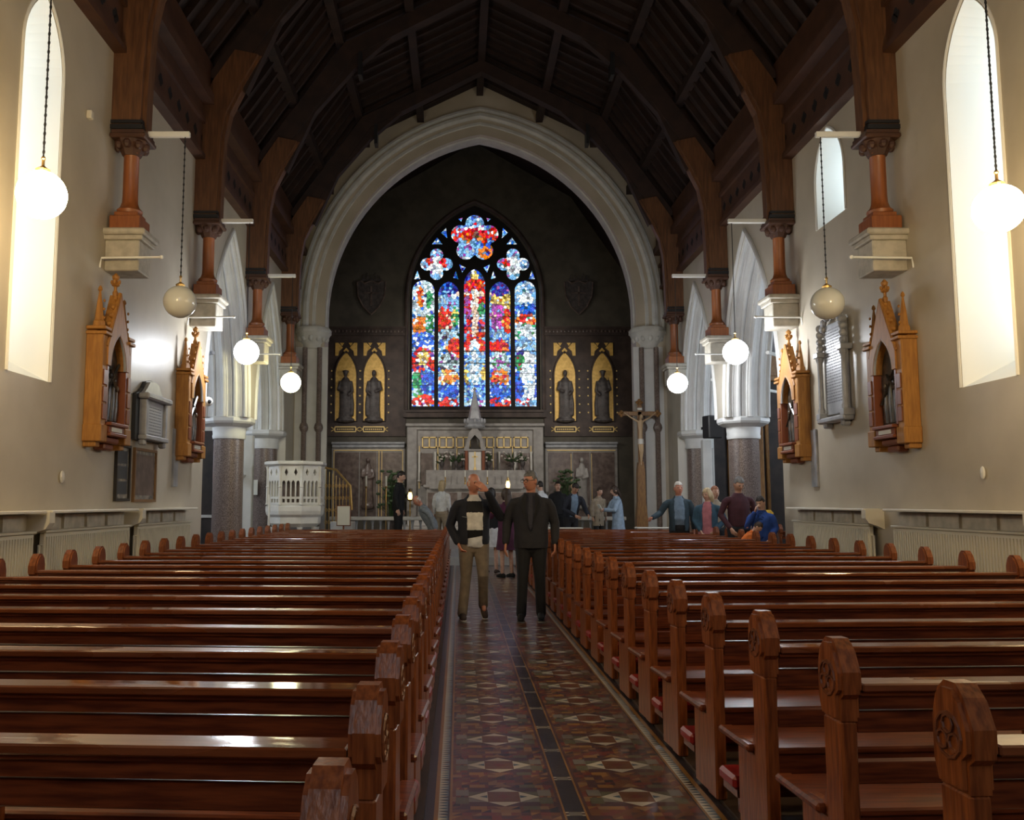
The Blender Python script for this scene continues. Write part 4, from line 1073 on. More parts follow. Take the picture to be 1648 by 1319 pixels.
# processional candlesticks with thin gold shafts in the sanctuary left
for i,x in enumerate((-2.68,-2.10)):
    r=empty('tall_candlestick',(x,26.2,ZP),0,'tall thin gilt candlestick in the sanctuary, %s'%('left one','right one')[i],'candlestick','tall gilt candlesticks')
    MB().lathe([(.14,0),(.12,.04),(.03,.1),(.018,.2),(.018,1.5),(.05,1.55)],n=8).build('shaft','brass',r); MB().lathe([(.03,1.55),(.03,1.85)],n=8).build('candle','paper',r)
# ------------------------------------------------------------------ crucifix
cx_,cy_=4.60,22.8
r=empty('standing_crucifix',(cx_,cy_,ZP),0,'tall carved wooden crucifix with pale figure at the right of the chancel arch','crucifix')
MB().box(-.055,.055,-.03,.03,.6,3.55,c=.01).box(-.42,.42,-.03,.03,3.28,3.39,c=.01).build('cross_beams','crosswood',r)
mb=MB()
for p in((0,3.62),(-.46,3.335),(.46,3.335)):
    for a,b in((-.05,0),(.05,0),(0,.05),(0,-.05)): mb.ell((p[0]+a,0,p[1]+b),(.045,.035,.045),8,6)
mb.build('trefoil_ends','crosswood',r)
MB().prism([(-.16,0),(.16,0),(.14,.7),(.10,1.1),(.09,1.9),(.06,2.1),(-.06,2.1),(-.09,1.9),(-.10,1.1),(-.14,.7)],[],lambda a,b,d:(a,d,b),-.10,.12).box(-.24,.24,-.2,.2,0,.12,c=.02).box(-.2,.2,-.16,.16,.12,.3,c=.02).build('carved_shaft','crosswood',r)
f=MB()
f.limb([(0,-.07,2.62),(0,-.09,2.85),(0,-.09,3.10)],[(.06,.045),(.05,.04),(.075,.045)],12,side=(1,0,0))
for s in(-1,1):
    f.limb([(s*.07,-.09,3.13),(s*.22,-.08,3.22),(s*.37,-.06,3.33)],[.028,.022,.016],8)
    f.limb([(s*.035,-.08,2.62),(s*.03,-.15,2.38),(0,-.08,2.10)],[.042,.032,.02],8)
    f.ell((s*.39,-.05,3.345),(.03,.015,.02),8,6)
f.limb([(0,-.08,2.1),(0,-.1,2.03)],[.022,.018],8)
f.limb([(0,-.09,3.15),(.01,-.11,3.24)],[.028,.045],10); f.ell((.015,-.13,3.25),(.05,.055,.065),12,8)
body=link_mesh('figure',remeshed(f,.012),'ivory',r)
MB().tube([(-.0,-.09,2.68),(0,-.10,2.55)],[(.075,.06),(.08,.07)],12,side=(1,0,0)).build('loincloth','marblew',r,smooth=True)
MB().box(-.06,.06,-.045,-.03,3.42,3.48).build('title_plate','paper',r)
# ------------------------------------------------------------------ small fittings
def spk(x,y,z,lab,rz=0):
    r=empty('loudspeaker',(x,y,z),rz,lab,'loudspeaker')
    MB().box(-.17,.17,-.14,.14,-.25,.25,c=.02).build('cabinet','black',r)
    MB().box(-.15,.15,-.15,-.14,-.22,.22).build('grille','void',r)
    MB().box(-.03,.03,.14,.4,-.03,.03).build('wall_arm','black',r)
spk(5.62,19.9,3.1,'black loudspeaker mounted high on the right arcade',.3)
for x,y,z,l in((XL+.08,15.0,3.14,'white dome security camera on the left wall end'),(-4.35,23.22,8.05,'small white security camera at the left top of the chancel arch'),(5.5,23.22,8.05,'small white security camera at the right top of the chancel arch')):
    r=empty('security_camera',(x,y,z),0,l,'security camera')
    MB().box(-.06,.06,0,.16,-.05,.05,c=.015).build('mount','whitebar',r)
    MB().ell((0.03,-.04,-.02),(.085,.11,.08),14,10).build('housing','whitebar',r,smooth=True)
    MB().ell((.08,-.12,-.03),(.035,.03,.035),10,8).build('lens','black',r,smooth=True)
# tie bars in the side arches
for X,s,side in((XL,-1,'left'),(XR,1,'right')):
    for i,y in enumerate((16.9,20.5)):
        tag(MB().tube([(X+s*.1,y-.9,4.12),(X+s*3.2,y+2.2,4.12)],.035,6).build('tie_bar','whitebar' if side=='right' else 'marble'),'thin diagonal tie bar inside the %s arch on the %s'%(('first','second')[i],side),'tie bar')
# white post and small statue on bracket (left), white post (right)
tag(MB().box(-5.02,-4.80,21.0,21.2,0,3.0,c=.02).build('white_pier','white'),'slim white pier between the two left granite columns','pier')
tag(MB().box(5.70,5.92,21.0,21.2,0,2.9,c=.02).build('white_pier','white'),'slim white pier behind the right granite columns','pier')
r=empty('wall_statue',(-5.05,20.80,2.05),0,'small painted statue on a white bracket between the left columns','statue')
MB().lathe([(.03,-.16),(.06,-.1),(.14,-.02),(.16,.02)],n=10).build('bracket','white',r,smooth=True)
M['robe']=mat('rose_robe',(.35,.12,.12),.6); M['robeb']=mat('blue_robe',(.18,.28,.36),.6)
MB().tube([(0,0,.02),(0,0,.2),(0,0,.42),(0,0,.52)],[.10,.085,.08,.04],12).build('robe','robeb',r,smooth=True)
MB().tube([(0,-.05,.10),(0,-.06,.44)],[(.05,.05),(.04,.03)],10).build('front_drape','robe',r,smooth=True)
MB().ell((0,-.01,.58),(.04,.045,.055),10,8).build('head','ivory',r,smooth=True)
# votive candle pillar
tag(MB().lathe([(.10,0),(.03,.06),(.02,.9),(.025,.92),(.02,1.55),(.005,1.6)],(-4.1,19.6,.02),10).build('floor_candle','marblew'),'tall thin white candle in front of the left granite column','candle')
# transept furniture: dark altars / cabinets seen through the arches
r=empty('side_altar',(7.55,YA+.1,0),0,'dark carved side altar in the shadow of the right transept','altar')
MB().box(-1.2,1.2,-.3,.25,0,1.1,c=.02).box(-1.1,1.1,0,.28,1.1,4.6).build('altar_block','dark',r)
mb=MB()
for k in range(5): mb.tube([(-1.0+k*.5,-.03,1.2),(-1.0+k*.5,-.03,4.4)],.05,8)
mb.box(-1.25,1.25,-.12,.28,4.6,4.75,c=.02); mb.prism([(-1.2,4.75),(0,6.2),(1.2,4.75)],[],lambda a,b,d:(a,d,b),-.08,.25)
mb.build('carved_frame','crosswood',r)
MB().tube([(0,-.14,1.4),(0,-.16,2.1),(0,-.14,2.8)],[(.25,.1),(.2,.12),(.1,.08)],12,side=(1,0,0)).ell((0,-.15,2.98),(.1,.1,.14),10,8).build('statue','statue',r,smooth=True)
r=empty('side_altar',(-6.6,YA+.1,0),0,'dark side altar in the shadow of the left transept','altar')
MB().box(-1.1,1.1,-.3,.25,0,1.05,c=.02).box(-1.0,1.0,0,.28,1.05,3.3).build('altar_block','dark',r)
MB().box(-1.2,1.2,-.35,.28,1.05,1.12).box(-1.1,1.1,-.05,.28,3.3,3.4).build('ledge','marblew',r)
tag(MB().box(6.60,6.75,19.9,20.1,0,3.4,c=.02).build('timber_post','crosswood'),'reddish timber post just right of the near right granite column','post')
# coloured window deep in the left transept
root=struct(MB().box(-8.2,-6.9,YA+.34,YA+.40,1.9,4.4).build('window_9','void'))
cs=[lampmat('small_glass_%d'%i,c,1.6) for i,c in enumerate([(.8,.06,.04),(.05,.12,.5),(.9,.5,.12),(.75,.85,.95)])]
mb=MB(); rq=random.Random(11)
for i in range(8):
    for j in range(14):
        x=-8.1+i*.14; z=2.05+j*.16; mb.box(x,x+.12,YA+.32,YA+.34,z,z+.14,rq.choice([0,1,2,3,3]))
mb.build('stained_glass',cs,root)
# ------------------------------------------------------------------ people
skins={'red':(.58,.27,.18),'fair':(.62,.40,.30),'tan':(.48,.28,.19)}
for k,v in skins.items():
    M['skin_'+k]=mat('skin_'+k,v,.5,col2=(v[0]*.85,v[1]*.75,v[2]*.72),scale=12)
    M['skin_'+k].node_tree.nodes['Principled BSDF'].inputs['Subsurface Weight'].default_value=.08
    M['skin_'+k].node_tree.nodes['Principled BSDF'].inputs['Subsurface Radius'].default_value=(.02,.008,.005)
def cl(name,c,c2=None,r=.85): M[name]=mat(name,c,r,col2=c2 or tuple(x*.75 for x in c),scale=14,bump=.15,bscale=5); return name
for a in (('navy_cloth',(.012,.014,.024)),('charcoal_cloth',(.022,.022,.028)),('black_cloth',(.009,.009,.011)),('khaki_cloth',(.20,.155,.11)),('white_knit',(.72,.70,.64)),('black_knit',(.010,.010,.012)),('darkshirt_cloth',(.035,.035,.05)),('grey_cloth',(.24,.27,.30)),('white_cloth',(.70,.71,.72)),('paleblue_cloth',(.34,.45,.58)),('denim_cloth',(.035,.085,.13)),('blue_shirt',(.18,.26,.36)),('maroon_cloth',(.055,.013,.022)),('blue_anorak',(.015,.06,.28)),('orange_cloth',(.70,.16,.015)),('pink_cloth',(.45,.16,.18)),('purple_cloth',(.07,.010,.04)),('beige_cloth',(.35,.28,.20)),('brown_shoe',(.06,.035,.025)),('yellow_cloth',(.65,.42,.04)),('slate_cloth',(.03,.055,.075))): cl(*a)
M['lip']=mat('lip',(.38,.11,.09),.5)
M['sole']=mat('shoe_sole',(.6,.55,.48),.6)
for k,v in {'grey':(.42,.39,.36),'white':(.62,.58,.52),'blond':(.55,.42,.24),'dark':(.02,.013,.01),'brown':(.05,.028,.016),'red':(.28,.10,.04),'steel':(.16,.155,.15)}.items():
    M['hair_'+k]=mat('hair_'+k,v,.6,col2=tuple(x*.7 for x in v),scale=30,stretch=(1,1,.2),bump=.3,bscale=40)
def ga(x,s): return math.exp(-(x/s)**2)
def head_pt(th,ph,k=1.0,hair=0):
    """th azimuth (0 = face, -Y), ph elevation; returns point of a head centred at 0, face toward -Y, half height .118"""
    cx,cy,cz=math.sin(th)*math.cos(ph),-math.cos(th)*math.cos(ph),math.sin(ph)
    kk=max(abs(math.cos(ph)),.04)**(-.20 if cz>0 else -.26)
    x,y,z=cx*.076*kk,cy*.096*kk,cz*.120
    if z<0:
        t=-z/.12; x*=1-.16*t*t; 
        if y>0: y*=1-.35*t
        else: y*=1-.10*t
    if y<0: y*=1+.02; 
    if z>0: y+=.008*cz
    if not hair:
        f=max(0,-cy)**3
        y-=f*(.030*ga(x,.012)*ga(z+.020,.018)+.017*ga(x,.009)*ga(z-.004,.018))   # nose
        y-=f*.009*ga(z-.030,.010)*ga(x,.045)                                    # brow
        y+=f*.014*(ga(x-.030,.014)+ga(x+.030,.014))*ga(z-.010,.011)            # eye sockets
        y-=f*.008*(ga(x,.022)*(ga(z+.052,.006)+ga(z+.064,.006)))               # lips
        y+=f*.003*ga(x,.022)*ga(z+.058,.003)
        y-=f*.013*ga(x,.022)*ga(z+.092,.016)                                   # chin
        x+=math.copysign(.004,x)*ga(z+.02,.025)*ga(abs(x)-.055,.02)*f
    return (x*k,y*k,z*k)
def add_head(mb,X):
    n,m=40,30; rows=[]
    for i in range(m+1):
        ph=-PI/2+PI*i/m; rows.append([X@Vector(head_pt(2*PI*j/n,ph)) for j in range(n)])
    mb.grid(rows,closed=True)
    mb.add(rows[0],[tuple(range(n))]); mb.add(rows[-1],[tuple(range(n))])
    for s in(-1,1):  # ears
        mb.ell((s*.080,.008,-.004),(.011,.018,.031),10,8,0,X)
def hair_mesh(X,style):
    n,m=72,56; mb=MB(); rows=[]
    k={'short':1.07,'sides':1.045,'long':1.12,'bob':1.12,'bald':1.02,'bun':1.08}[style]
    vs=[];idx={}
    for i in range(m+1):
        ph=-PI/2+PI*i/m
        for j in range(n):
            th=2*PI*j/n; jit=1+.012*math.sin(th*13+ph*7)+.01*math.sin(th*5-ph*11)
            p=Vector(head_pt(th,ph,k*jit,1)); vs.append(p)
    keep=[]
    def ok(p):
        front=-p.y/.1; x=abs(p.x)
        if style=='sides': return p.z<.062 and p.z>-.035 and p.y>-.030 and not(p.z>.03 and p.y<.0)
        if style in('long','bob'):
            if front>.25: return p.z>.055 or (x>.066 and p.z>-.06)
            return p.z>-.10
        if front>.35: return p.z>.060
        if p.y<.005: return p.z>.020
        return p.z>-.045
    fs=[]
    for i in range(m):
        for j in range(n):
            a,b=i*n+j,i*n+(j+1)%n; q=(a,b,b+n,a+n)
            c=sum((vs[t] for t in q),Vector())/4
            if ok(c): fs.append(q)
    mb.add(vs,fs,0,X); return mb
def add_hand(mb,w,d,nrm,side,curl=.5,s=1.0,thumb=1):
    """w wrist, d direction of the hand, nrm back-of-hand normal, side: +1 thumb toward cross"""
    d=Vector(d).normalized(); nrm=(Vector(nrm)-d*Vector(nrm).dot(d)).normalized(); t=d.cross(nrm)*side
    w=Vector(w)
    mb.limb([w,w+d*.03*s,w+d*.085*s],[(.024*s,.017*s),(.036*s,.017*s),(.040*s,.014*s)],12,side=t)
    for i,(o,L) in enumerate(((.033,.074),(.0115,.083),(-.0105,.077),(-.032,.060))):
        b=w+d*.088*s+t*o*s; L*=s
        a1=curl*.7; a2=curl*1.5
        p1=b+(d*math.cos(a1)-nrm*math.sin(a1))*L*.45
        p2=p1+(d*math.cos(a2)-nrm*math.sin(a2))*L*.33
        p3=p2+(d*math.cos(a2+curl*.6)-nrm*math.sin(a2+curl*.6))*L*.26
        mb.limb([b,p1,p2,p3],[.0088*s,.0082*s,.0078*s,.007*s],8)
    b=w+d*.025*s+t*.028*s
    p1=b+(d*.7+t*.65-nrm*.2).normalized()*.035*s; p2=p1+(d*.95+t*.2-nrm*.25).normalized()*.03*s
    mb.limb([b,p1,p2],[.012*s,.011*s,.009*s],8)
def person(lab, pos, rz, h=1.75, skin='fair', hair=('short','grey'), lean=0, head=(0,0,0), arms=None, legs=None, top=None, coat=None, bottom='black_cloth', shoe='black_cloth', vox=.014, skirt=None, build=1.0, glasses=False, belly=0, lowhide=False, extra=None):
    r=empty('person',pos,rz,lab,'person')
    s=h/1.75; S=Matrix.Scale(s,4)
    piv=Vector((0,0,.95))
    LM=Matrix.Translation(piv)@Matrix.Rotation(lean,4,'X')@Matrix.Translation(-piv)
    U=lambda p:LM@Vector(p)
    B=build
    J={'Lsh':U((.185*B,0,1.42)),'Rsh':U((-.185*B,0,1.42)),'Lhip':Vector((.09,0,.92)),'Rhip':Vector((-.09,0,.92))}
    A={'L':[(.235*B,.03,1.14),(.245*B,-.05,.90)],'R':[(-.235*B,.03,1.14),(-.245*B,-.05,.90)]}
    A={k:[U(q) for q in v] for k,v in A.items()}
    if arms:
        for k,v in arms.items(): A[k]=[Vector(q) for q in v[:2]]
    G={'L':[(.10,-.01,.50),(.11,.02,.085)],'R':[(-.10,-.01,.50),(-.11,.02,.085)]}
    if legs: G.update(legs)
    G={k:[Vector(q) for q in G[k]] for k in 'LR'}
    hc=U((0,-.015,1.635)); HX=Matrix.Translation(hc)@Matrix.Rotation(lean,4,'X')@Matrix.Rotation(head[0],4,'Z')@Matrix.Rotation(head[1],4,'X')@Matrix.Rotation(head[2],4,'Y')
    sc=lambda mb:[setattr(mb,'v',[tuple(Vector(v)*s) for v in mb.v])]
    # body
    b=MB(); add_head(b,HX)
    b.limb([U((0,.012,1.44)),U((0,.005,1.50)),HX@Vector((0,.015,-.05))],[(.062,.058),(.055,.055),(.052,.056)],14,side=(1,0,0))
    b.tube([Vector((0,0,.82)),Vector((0,0,.90)),U((0,0,1.05)),U((0,0,1.25)),U((0,0,1.36)),U((0,.005,1.42)),U((0,.01,1.455)),U((0,.01,1.49))],[(.08,.06),(.15,.10),(.13,.09),(.15,.10),(.155,.085),(.13,.07),(.085,.06),(.058,.055)],16,side=(1,0,0))
    for k,sg in(('L',1),('R',-1)):
        b.limb([J[k+'sh']+Vector((-sg*.025,0,-.05)),A[k][0],A[k][1]],[.042,.036,.024],10)
        d=(A[k][1]-A[k][0]).normalized()
        hd=arms[k][2] if arms and k in arms and len(arms[k])>2 else None
        nr=(hd or {}).get('n',(sg,-.3,0)); dd=(hd or {}).get('d',d); 
        if not (hd or {}).get('hide'): add_hand(b,A[k][1]+Vector(dd).normalized()*.0,dd,nr,(hd or {}).get('side',sg*-1),(hd or {}).get('curl',.45))
        if not skirt or not lowhide: b.limb([J[k+'hip'],G[k][0],G[k][1]],[.075,.05,.036],10)
        b.limb([G[k][1],G[k][1]+Vector((0,-.10,-.05))],[.03,.026],8)
    sc(b); link_mesh('body',remeshed(b,vox if vox>.0095 else .0058,1),'skin_'+skin,r)
    # eyes, brows
    e=MB()
    for sg in(-1,1):
        e.ell((sg*.030,-.0865,.009),(.012,.007,.006),10,6,0,HX)
    sc(e); e.build('eyes','white_cloth' if False else 'hair_dark',r)
    bw=MB()
    for sg in(-1,1): bw.tube([HX@Vector((sg*.016,-.100,.028)),HX@Vector((sg*.032,-.100,.033)),HX@Vector((sg*.048,-.088,.028))],.004,6)
    sc(bw); bw.build('eyebrows','hair_'+(hair[1] if hair else 'dark'),r)
    lp=MB().ell((0,-.0965,-.058),(.021,.006,.007),10,6,0,HX); sc(lp); lp.build('lips','lip',r,smooth=True)
    if glasses:
        g=MB()
        for sg in(-1,1):
            g.tube([HX@Vector((sg*.032+.026*math.cos(q*PI/6),-.112,.006+.018*math.sin(q*PI/6))) for q in range(13)],.003,5)
            g.tube([HX@Vector((sg*.058,-.110,.012)),HX@Vector((sg*.082,-.03,.014)),HX@Vector((sg*.084,.01,.008))],.0022,5)
        g.tube([HX@Vector((-.008,-.116,.010)),HX@Vector((.008,-.116,.010))],.002,5)
        sc(g); g.build('glasses','black',r)
    if hair:
        hm=hair_mesh(HX,hair[0]); 
        if hair[0]=='long':
            hm.limb([HX@Vector((0,.06,.03)),HX@Vector((0,.085,-.08)),HX@Vector((0,.10,-.20)),HX@Vector((0,.09,-.30))],[(.075,.045),(.088,.045),(.085,.035),(.05,.02)],14,side=(1,0,0))
        if hair[0]=='bob':
            hm.limb([HX@Vector((0,.035,.03)),HX@Vector((0,.045,-.06)),HX@Vector((0,.05,-.12))],[(.085,.065),(.098,.07),(.085,.05)],14,side=(1,0,0))
        sc(hm); o=hm.build('hair','hair_'+hair[1],r,smooth=True)
        q=o.modifiers.new('t','SOLIDIFY'); q.thickness=.006; q.offset=-1
    # trousers / skirt
    if skirt:
        m=MB(); rows=[]
        for (z,rx,ry) in ((1.06,.145,.105),(.98,.17,.125),(.90,.185,.14),(.75,.195,.15),(skirt[1],skirt[2],skirt[2]*.8)):
            rows.append([Vector(((rx+.008*math.sin(q*8*PI/16*1))*math.cos(2*PI*q/32),(ry+.006*math.cos(q*2))*math.sin(2*PI*q/32),z)) for q in range(32)])
        rows[0]=[U(p) for p in rows[0]]
        m.grid(rows,closed=True); m.add(rows[0],[tuple(range(32))]); sc(m); o=m.build('skirt',skirt[0],r,smooth=True)
    else:
        m=MB(); m.limb([Vector((0,.0,.90)),U((0,0,.955))],[(.160*B,.125),(.155*B,.115+belly*.4)],16,side=(1,0,0))
        for k in 'LR':
            kn,an=G[k]; hp=J[k+'hip']; t=(an-kn)
            m.limb([hp,hp.lerp(kn,.5),kn,kn+t*.5,an+t.normalized()*.015],[.098*B,.086,.067,.062,.060],14)
        sc(m); link_mesh('trousers',remeshed(m,vox,2),bottom,r)
    # shirt / jumper
    if top:
        m=MB(); 
        m.tube([U((0,0,.90)),U((0,0,.98)),U((0,-belly*.6,1.08)),U((0,-belly*.3,1.25)),U((0,.0,1.36)),U((0,.005,1.42)),U((0,.01,1.46)),U((0,.01,1.50))],[(.13*B,.10),(.165*B,.12),(.165*B,.12+belly),(.175*B,.125+belly*.5),(.17*B,.105),(.14*B,.085),(.095*B,.075),(.068,.068)],20,side=(1,0,0))
        if not coat:
            for k in 'LR': m.limb([J[k+'sh'].lerp(U((0,0,1.42)),.3)+Vector((0,0,-.03)),J[k+'sh']+Vector((0,0,-.045)),J[k+'sh'].lerp(A[k][0],.25),A[k][0],A[k][0].lerp(A[k][1],.92)],[.056,.058,.060,.052,.040],12)
        sc(m); me=remeshed(m,vox,2)
        if isinstance(top,list):   # banded jumper: [(z, material), ...] from the top
            o=link_mesh('jumper',me,[t[1] for t in top],r); 
            for p in me.polygons:
                z=p.center.z/s
                for i,t in enumerate(top):
                    if z>=t[0]: p.material_index=i; break
                else: p.material_index=len(top)-1
        else: link_mesh('shirt',me,top,r)
    if coat:
        cm,zb,gapf=coat[:3]; rows=[]; nq=44
        secs=[(zb,.180*B,.135+belly*.7),(zb+.08,.184*B,.138+belly),(1.02,.180*B,.138+belly),(1.12,.182*B,.138+belly*.9),(1.22,.188*B,.140+belly*.5),(1.30,.190*B,.134),(1.36,.182*B,.120),(1.41,.155*B,.103),(1.445,.118*B,.090),(1.475,.088*B,.080),(1.505,.078,.074)]
        for (z,rx,ry) in secs:
            g=gapf(z); row=[]
            for q in range(nq+1):
                w=-PI/2+g+(2*PI-2*g)*q/nq
                wr=1+(.012*math.sin(w*5+z*20)+.008*math.sin(w*11-z*31))*(1 if z<1.35 else 0)
                p=Vector((rx*wr*math.cos(w),ry*wr*math.sin(w)+(.0 if z<1.4 else .012),z))
                row.append((U(p) if z>.9 else Vector(p))*s)
            rows.append(row)
        m=MB(); inner=[[p.lerp(sum(rw,Vector())/len(rw),.09) for p in rw] for rw in rows]
        m.grid(rows); m.grid([r_[::-1] for r_ in inner])
        m.grid([rows[0],inner[0]]); m.grid([rows[-1],inner[-1]])
        m.grid([[rw[0] for rw in rows],[rw[0] for rw in inner]]); m.grid([[rw[-1] for rw in rows],[rw[-1] for rw in inner]])
        m3=MB()
        for k in 'LR':
            dd=A[k][1]-A[k][0]; sh=J[k+'sh']
            m3.limb([sh.lerp(U((0,0,1.42)),.35)+Vector((0,0,-.030)),sh+Vector((0,0,-.048)),sh.lerp(A[k][0],.35),A[k][0],A[k][0]+dd*.5,A[k][0]+dd*.93],[.058,.064,.065,.059,.053,.046],14)
        sc(m3)
        m3.v=m.v+m3.v; o_=len(m.v); m3.f=m.f+[tuple(i+o_ for i in f) for f in m3.f]; m3.m=m.m+m3.m
        link_mesh('jacket' if zb>.8 else 'coat',remeshed(m3,min(vox,.011),2),cm,r)
        if len(coat)>3 and coat[3]:   # lapels / collar
            l=MB()
            for sg in(-1,1):
                pts=[(sg*.062,-.062,1.50),(sg*.105,-.098,1.42),(sg*.115,-.135,1.33),(sg*.06,-.158-belly*.3,1.20),(sg*.012,-.160-belly*.6,1.09),(sg*.022,-.155-belly*.5,1.14),(sg*.055,-.135,1.30),(sg*.048,-.085,1.45)]
                l.add([U(p)*s for p in pts],[tuple(range(len(pts)))])
                l.add([U((p[0],p[1]-.010,p[2]))*s for p in pts],[tuple(range(len(pts)))])
            l.build('lapels',coat[3],r)
    # shoes
    for k in 'LR':
        an=G[k][1]; m=MB(); dirv=Vector((.02 if k=='L' else -.02,-1,0)); tilt=legs.get(k+'t',0) if legs else 0
        base=an-Vector((0,0,.085))
        def Q(f,z): return base+Vector((dirv.x*f,-f*math.cos(tilt),z+f*math.sin(tilt)))
        m.limb([Q(-.06,.045),Q(.0,.055),Q(.09,.042),Q(.17,.032)],[(.034,.042),(.040,.052),(.044,.036),(.036,.022)],12,side=(1,0,0))
        m2=MB(); m2.limb([Q(-.05,.01),Q(.06,.01),Q(.17,.01)],[(.036,.012),(.042,.012),(.036,.012)],10,side=(1,0,0))
        sc(m); sc(m2); m.build('shoe',shoe,r,smooth=True); m2.build('shoe_sole','sole' if shoe=='brown_shoe' else 'black',r,smooth=True)
    if extra: extra(r,U,s,HX)
    return r
gopen=lambda z:.50 if z<1.3 else (.52 if z<1.44 else .75)
gblaz=lambda z:.0 if z<1.10 else (.10 if z<1.2 else (.28 if z<1.3 else (.42 if z<1.43 else .7)))
gshut=lambda z:-.04 if z<1.45 else .2
# -- the two men walking down the aisle
def shirt_tail(r,U,s,HX):
    m=MB(); m.tube([(.02,-.03,.862),(.02,-.03,.88),(.01,-.02,.93),(0,-.02,.985)],[(.11,.10),(.135,.125),(.15,.135),(.15,.13)],20,side=(1,0,0)); m.v=[tuple(Vector(v)*s) for v in m.v]
    m.build('shirt_tail','white_cloth',r,smooth=True)
    l=MB(); 
    l.tube([U((-.16,-.165,1.235))*s,U((-.10,-.182,1.225))*s],.004,5)
    l.build('pocket_zip','grey_cloth',r)
person('balding man in dark jacket, black and white jumper and khaki trousers, hand at his face',
    (.19,11.45,0),math.radians(6),1.80,'red',('sides','white'),lean=0,head=(math.radians(22),math.radians(4),0),
    arms={'L':[(.33,-.06,1.22),(.13,-.26,1.545),{'d':(-.62,.05,.55),'n':(.35,-.9,.1),'side':-1,'curl':.35}],'R':[(-.285,.06,1.12),(-.20,-.06,.915),{'d':(.35,-.25,-.8),'n':(-1,0,0),'curl':.6}]},
    legs={'L':[(.10,-.12,.53),(.13,.10,.16)],'R':[(-.10,-.04,.50),(-.15,-.10,.087)],'Lt':-.45},
    top=[(1.42,'white_knit'),(1.285,'black_knit'),(1.075,'white_knit'),(0.0,'black_knit')],coat=('navy_cloth',.90,gopen),bottom='khaki_cloth',shoe='brown_shoe',vox=.009,build=1.06,belly=.03,extra=shirt_tail)
def tie(r,U,s,HX):
    m=MB(); m.add([U(p)*s for p in((-.018,-.078,1.465),(.018,-.078,1.465),(.032,-.165,1.12),(0,-.168,1.06),(-.032,-.165,1.12))],[(0,1,2,3,4)])
    m.add([U(p)*s for p in((-.018,-.088,1.465),(.018,-.088,1.465),(.032,-.175,1.12),(0,-.178,1.06),(-.032,-.175,1.12))],[(0,1,2,3,4)])
    m.build('tie','darkshirt_cloth',r)
    b=MB(); b.tube([U((-.0,-.185,z))*s for z in(1.0,1.002)],.008,6); b.build('jacket_button','black',r)
person('grey haired man with glasses in a charcoal blazer walking down the aisle',
    (.905,11.35,0),math.radians(-6),1.83,'red',('short','steel'),lean=0,head=(math.radians(-42),math.radians(3),0),
    arms={'L':[(.285,.03,1.13),(.285,-.04,.90),{'n':(1,-.2,0),'curl':.5}],'R':[(-.285,.03,1.13),(-.30,-.05,.90),{'n':(-1,-.2,0),'curl':.4}]},
    legs={'L':[(.10,-.03,.50),(.11,.06,.087)],'R':[(-.10,-.06,.51),(-.12,-.07,.087)]},
    top='darkshirt_cloth',coat=('charcoal_cloth',.84,gblaz,'black_cloth'),bottom='black_cloth',vox=.009,build=1.12,glasses=True,belly=.02,extra=tie)
# -- women further up the aisle
person('woman with long dark hair, black jacket and pale skirt, seen from behind in the aisle',(.67,18.6,.0),PI-.3,1.72,'fair',('long','dark'),coat=('black_cloth',.92,gshut),top='black_cloth',skirt=('white_cloth',.55,.20),shoe='brown_shoe')
person('woman in a long plum coat half hidden behind the man in the blazer',(.93,17.6,.0),PI+.5,1.70,'fair',('long','brown'),coat=('purple_cloth',.60,gshut),top='purple_cloth',skirt=('purple_cloth',.55,.22),
    arms={'L':[(.30,-.12,1.2),(.20,-.32,1.30),{'curl':.4}],'R':[(-.25,.0,1.15),(-.24,-.08,.92)]})
# -- people at the sanctuary
person('dark haired man in a black suit standing in profile facing right, left of the aisle',(-1.45,21.75,ZP),math.radians(80),1.83,'fair',('short','dark'),lean=math.radians(4),head=(0,math.radians(14),0),coat=('black_cloth',.86,gshut),top='black_cloth',build=.95)
person('stooped elderly man in a pale grey jacket bending to the left, by the front pews',(-.60,20.9,0),math.radians(-75),1.70,'red',('sides','white'),lean=math.radians(32),head=(0,math.radians(8),0),coat=('grey_cloth',.88,gshut),top='grey_cloth',bottom='grey_cloth')
person('woman with short blond hair in a white top, turned away toward the altar',(-.40,21.75,ZP),math.radians(150),1.60,'fair',('bob','blond'),top='white_cloth',bottom='beige_cloth')
person('dark haired man in a white shirt seen from behind, right of the blazer man',(2.02,21.8,ZP),math.radians(-130),1.60,'fair',('short','dark'),lean=math.radians(6),top='white_cloth')
person('dark haired man in a navy suit and pale shirt bending over a small table',(2.62,21.2,.17),math.radians(20),1.76,'tan',('short','dark'),lean=math.radians(20),head=(0,math.radians(20),0),coat=('navy_cloth',.86,gopen),top='blue_shirt',
    arms={'L':[(.26,-.22,1.12),(.20,-.48,.98)],'R':[(-.26,-.18,1.10),(-.12,-.45,.97)]})
person('man partly hidden behind the navy suited man, dark hair and dark coat',(2.48,22.6,ZP),math.radians(0),1.60,'fair',('short','dark'),coat=('black_cloth',.86,gshut),top='black_cloth')
def paper_(r,U,s,HX):
    MB().box(-.10,.10,-.005,.005,-.07,.07,xf=Matrix.Translation((0,-.46,1.16))@Matrix.Rotation(.5,4,'X')).build('held_paper','paper',r)
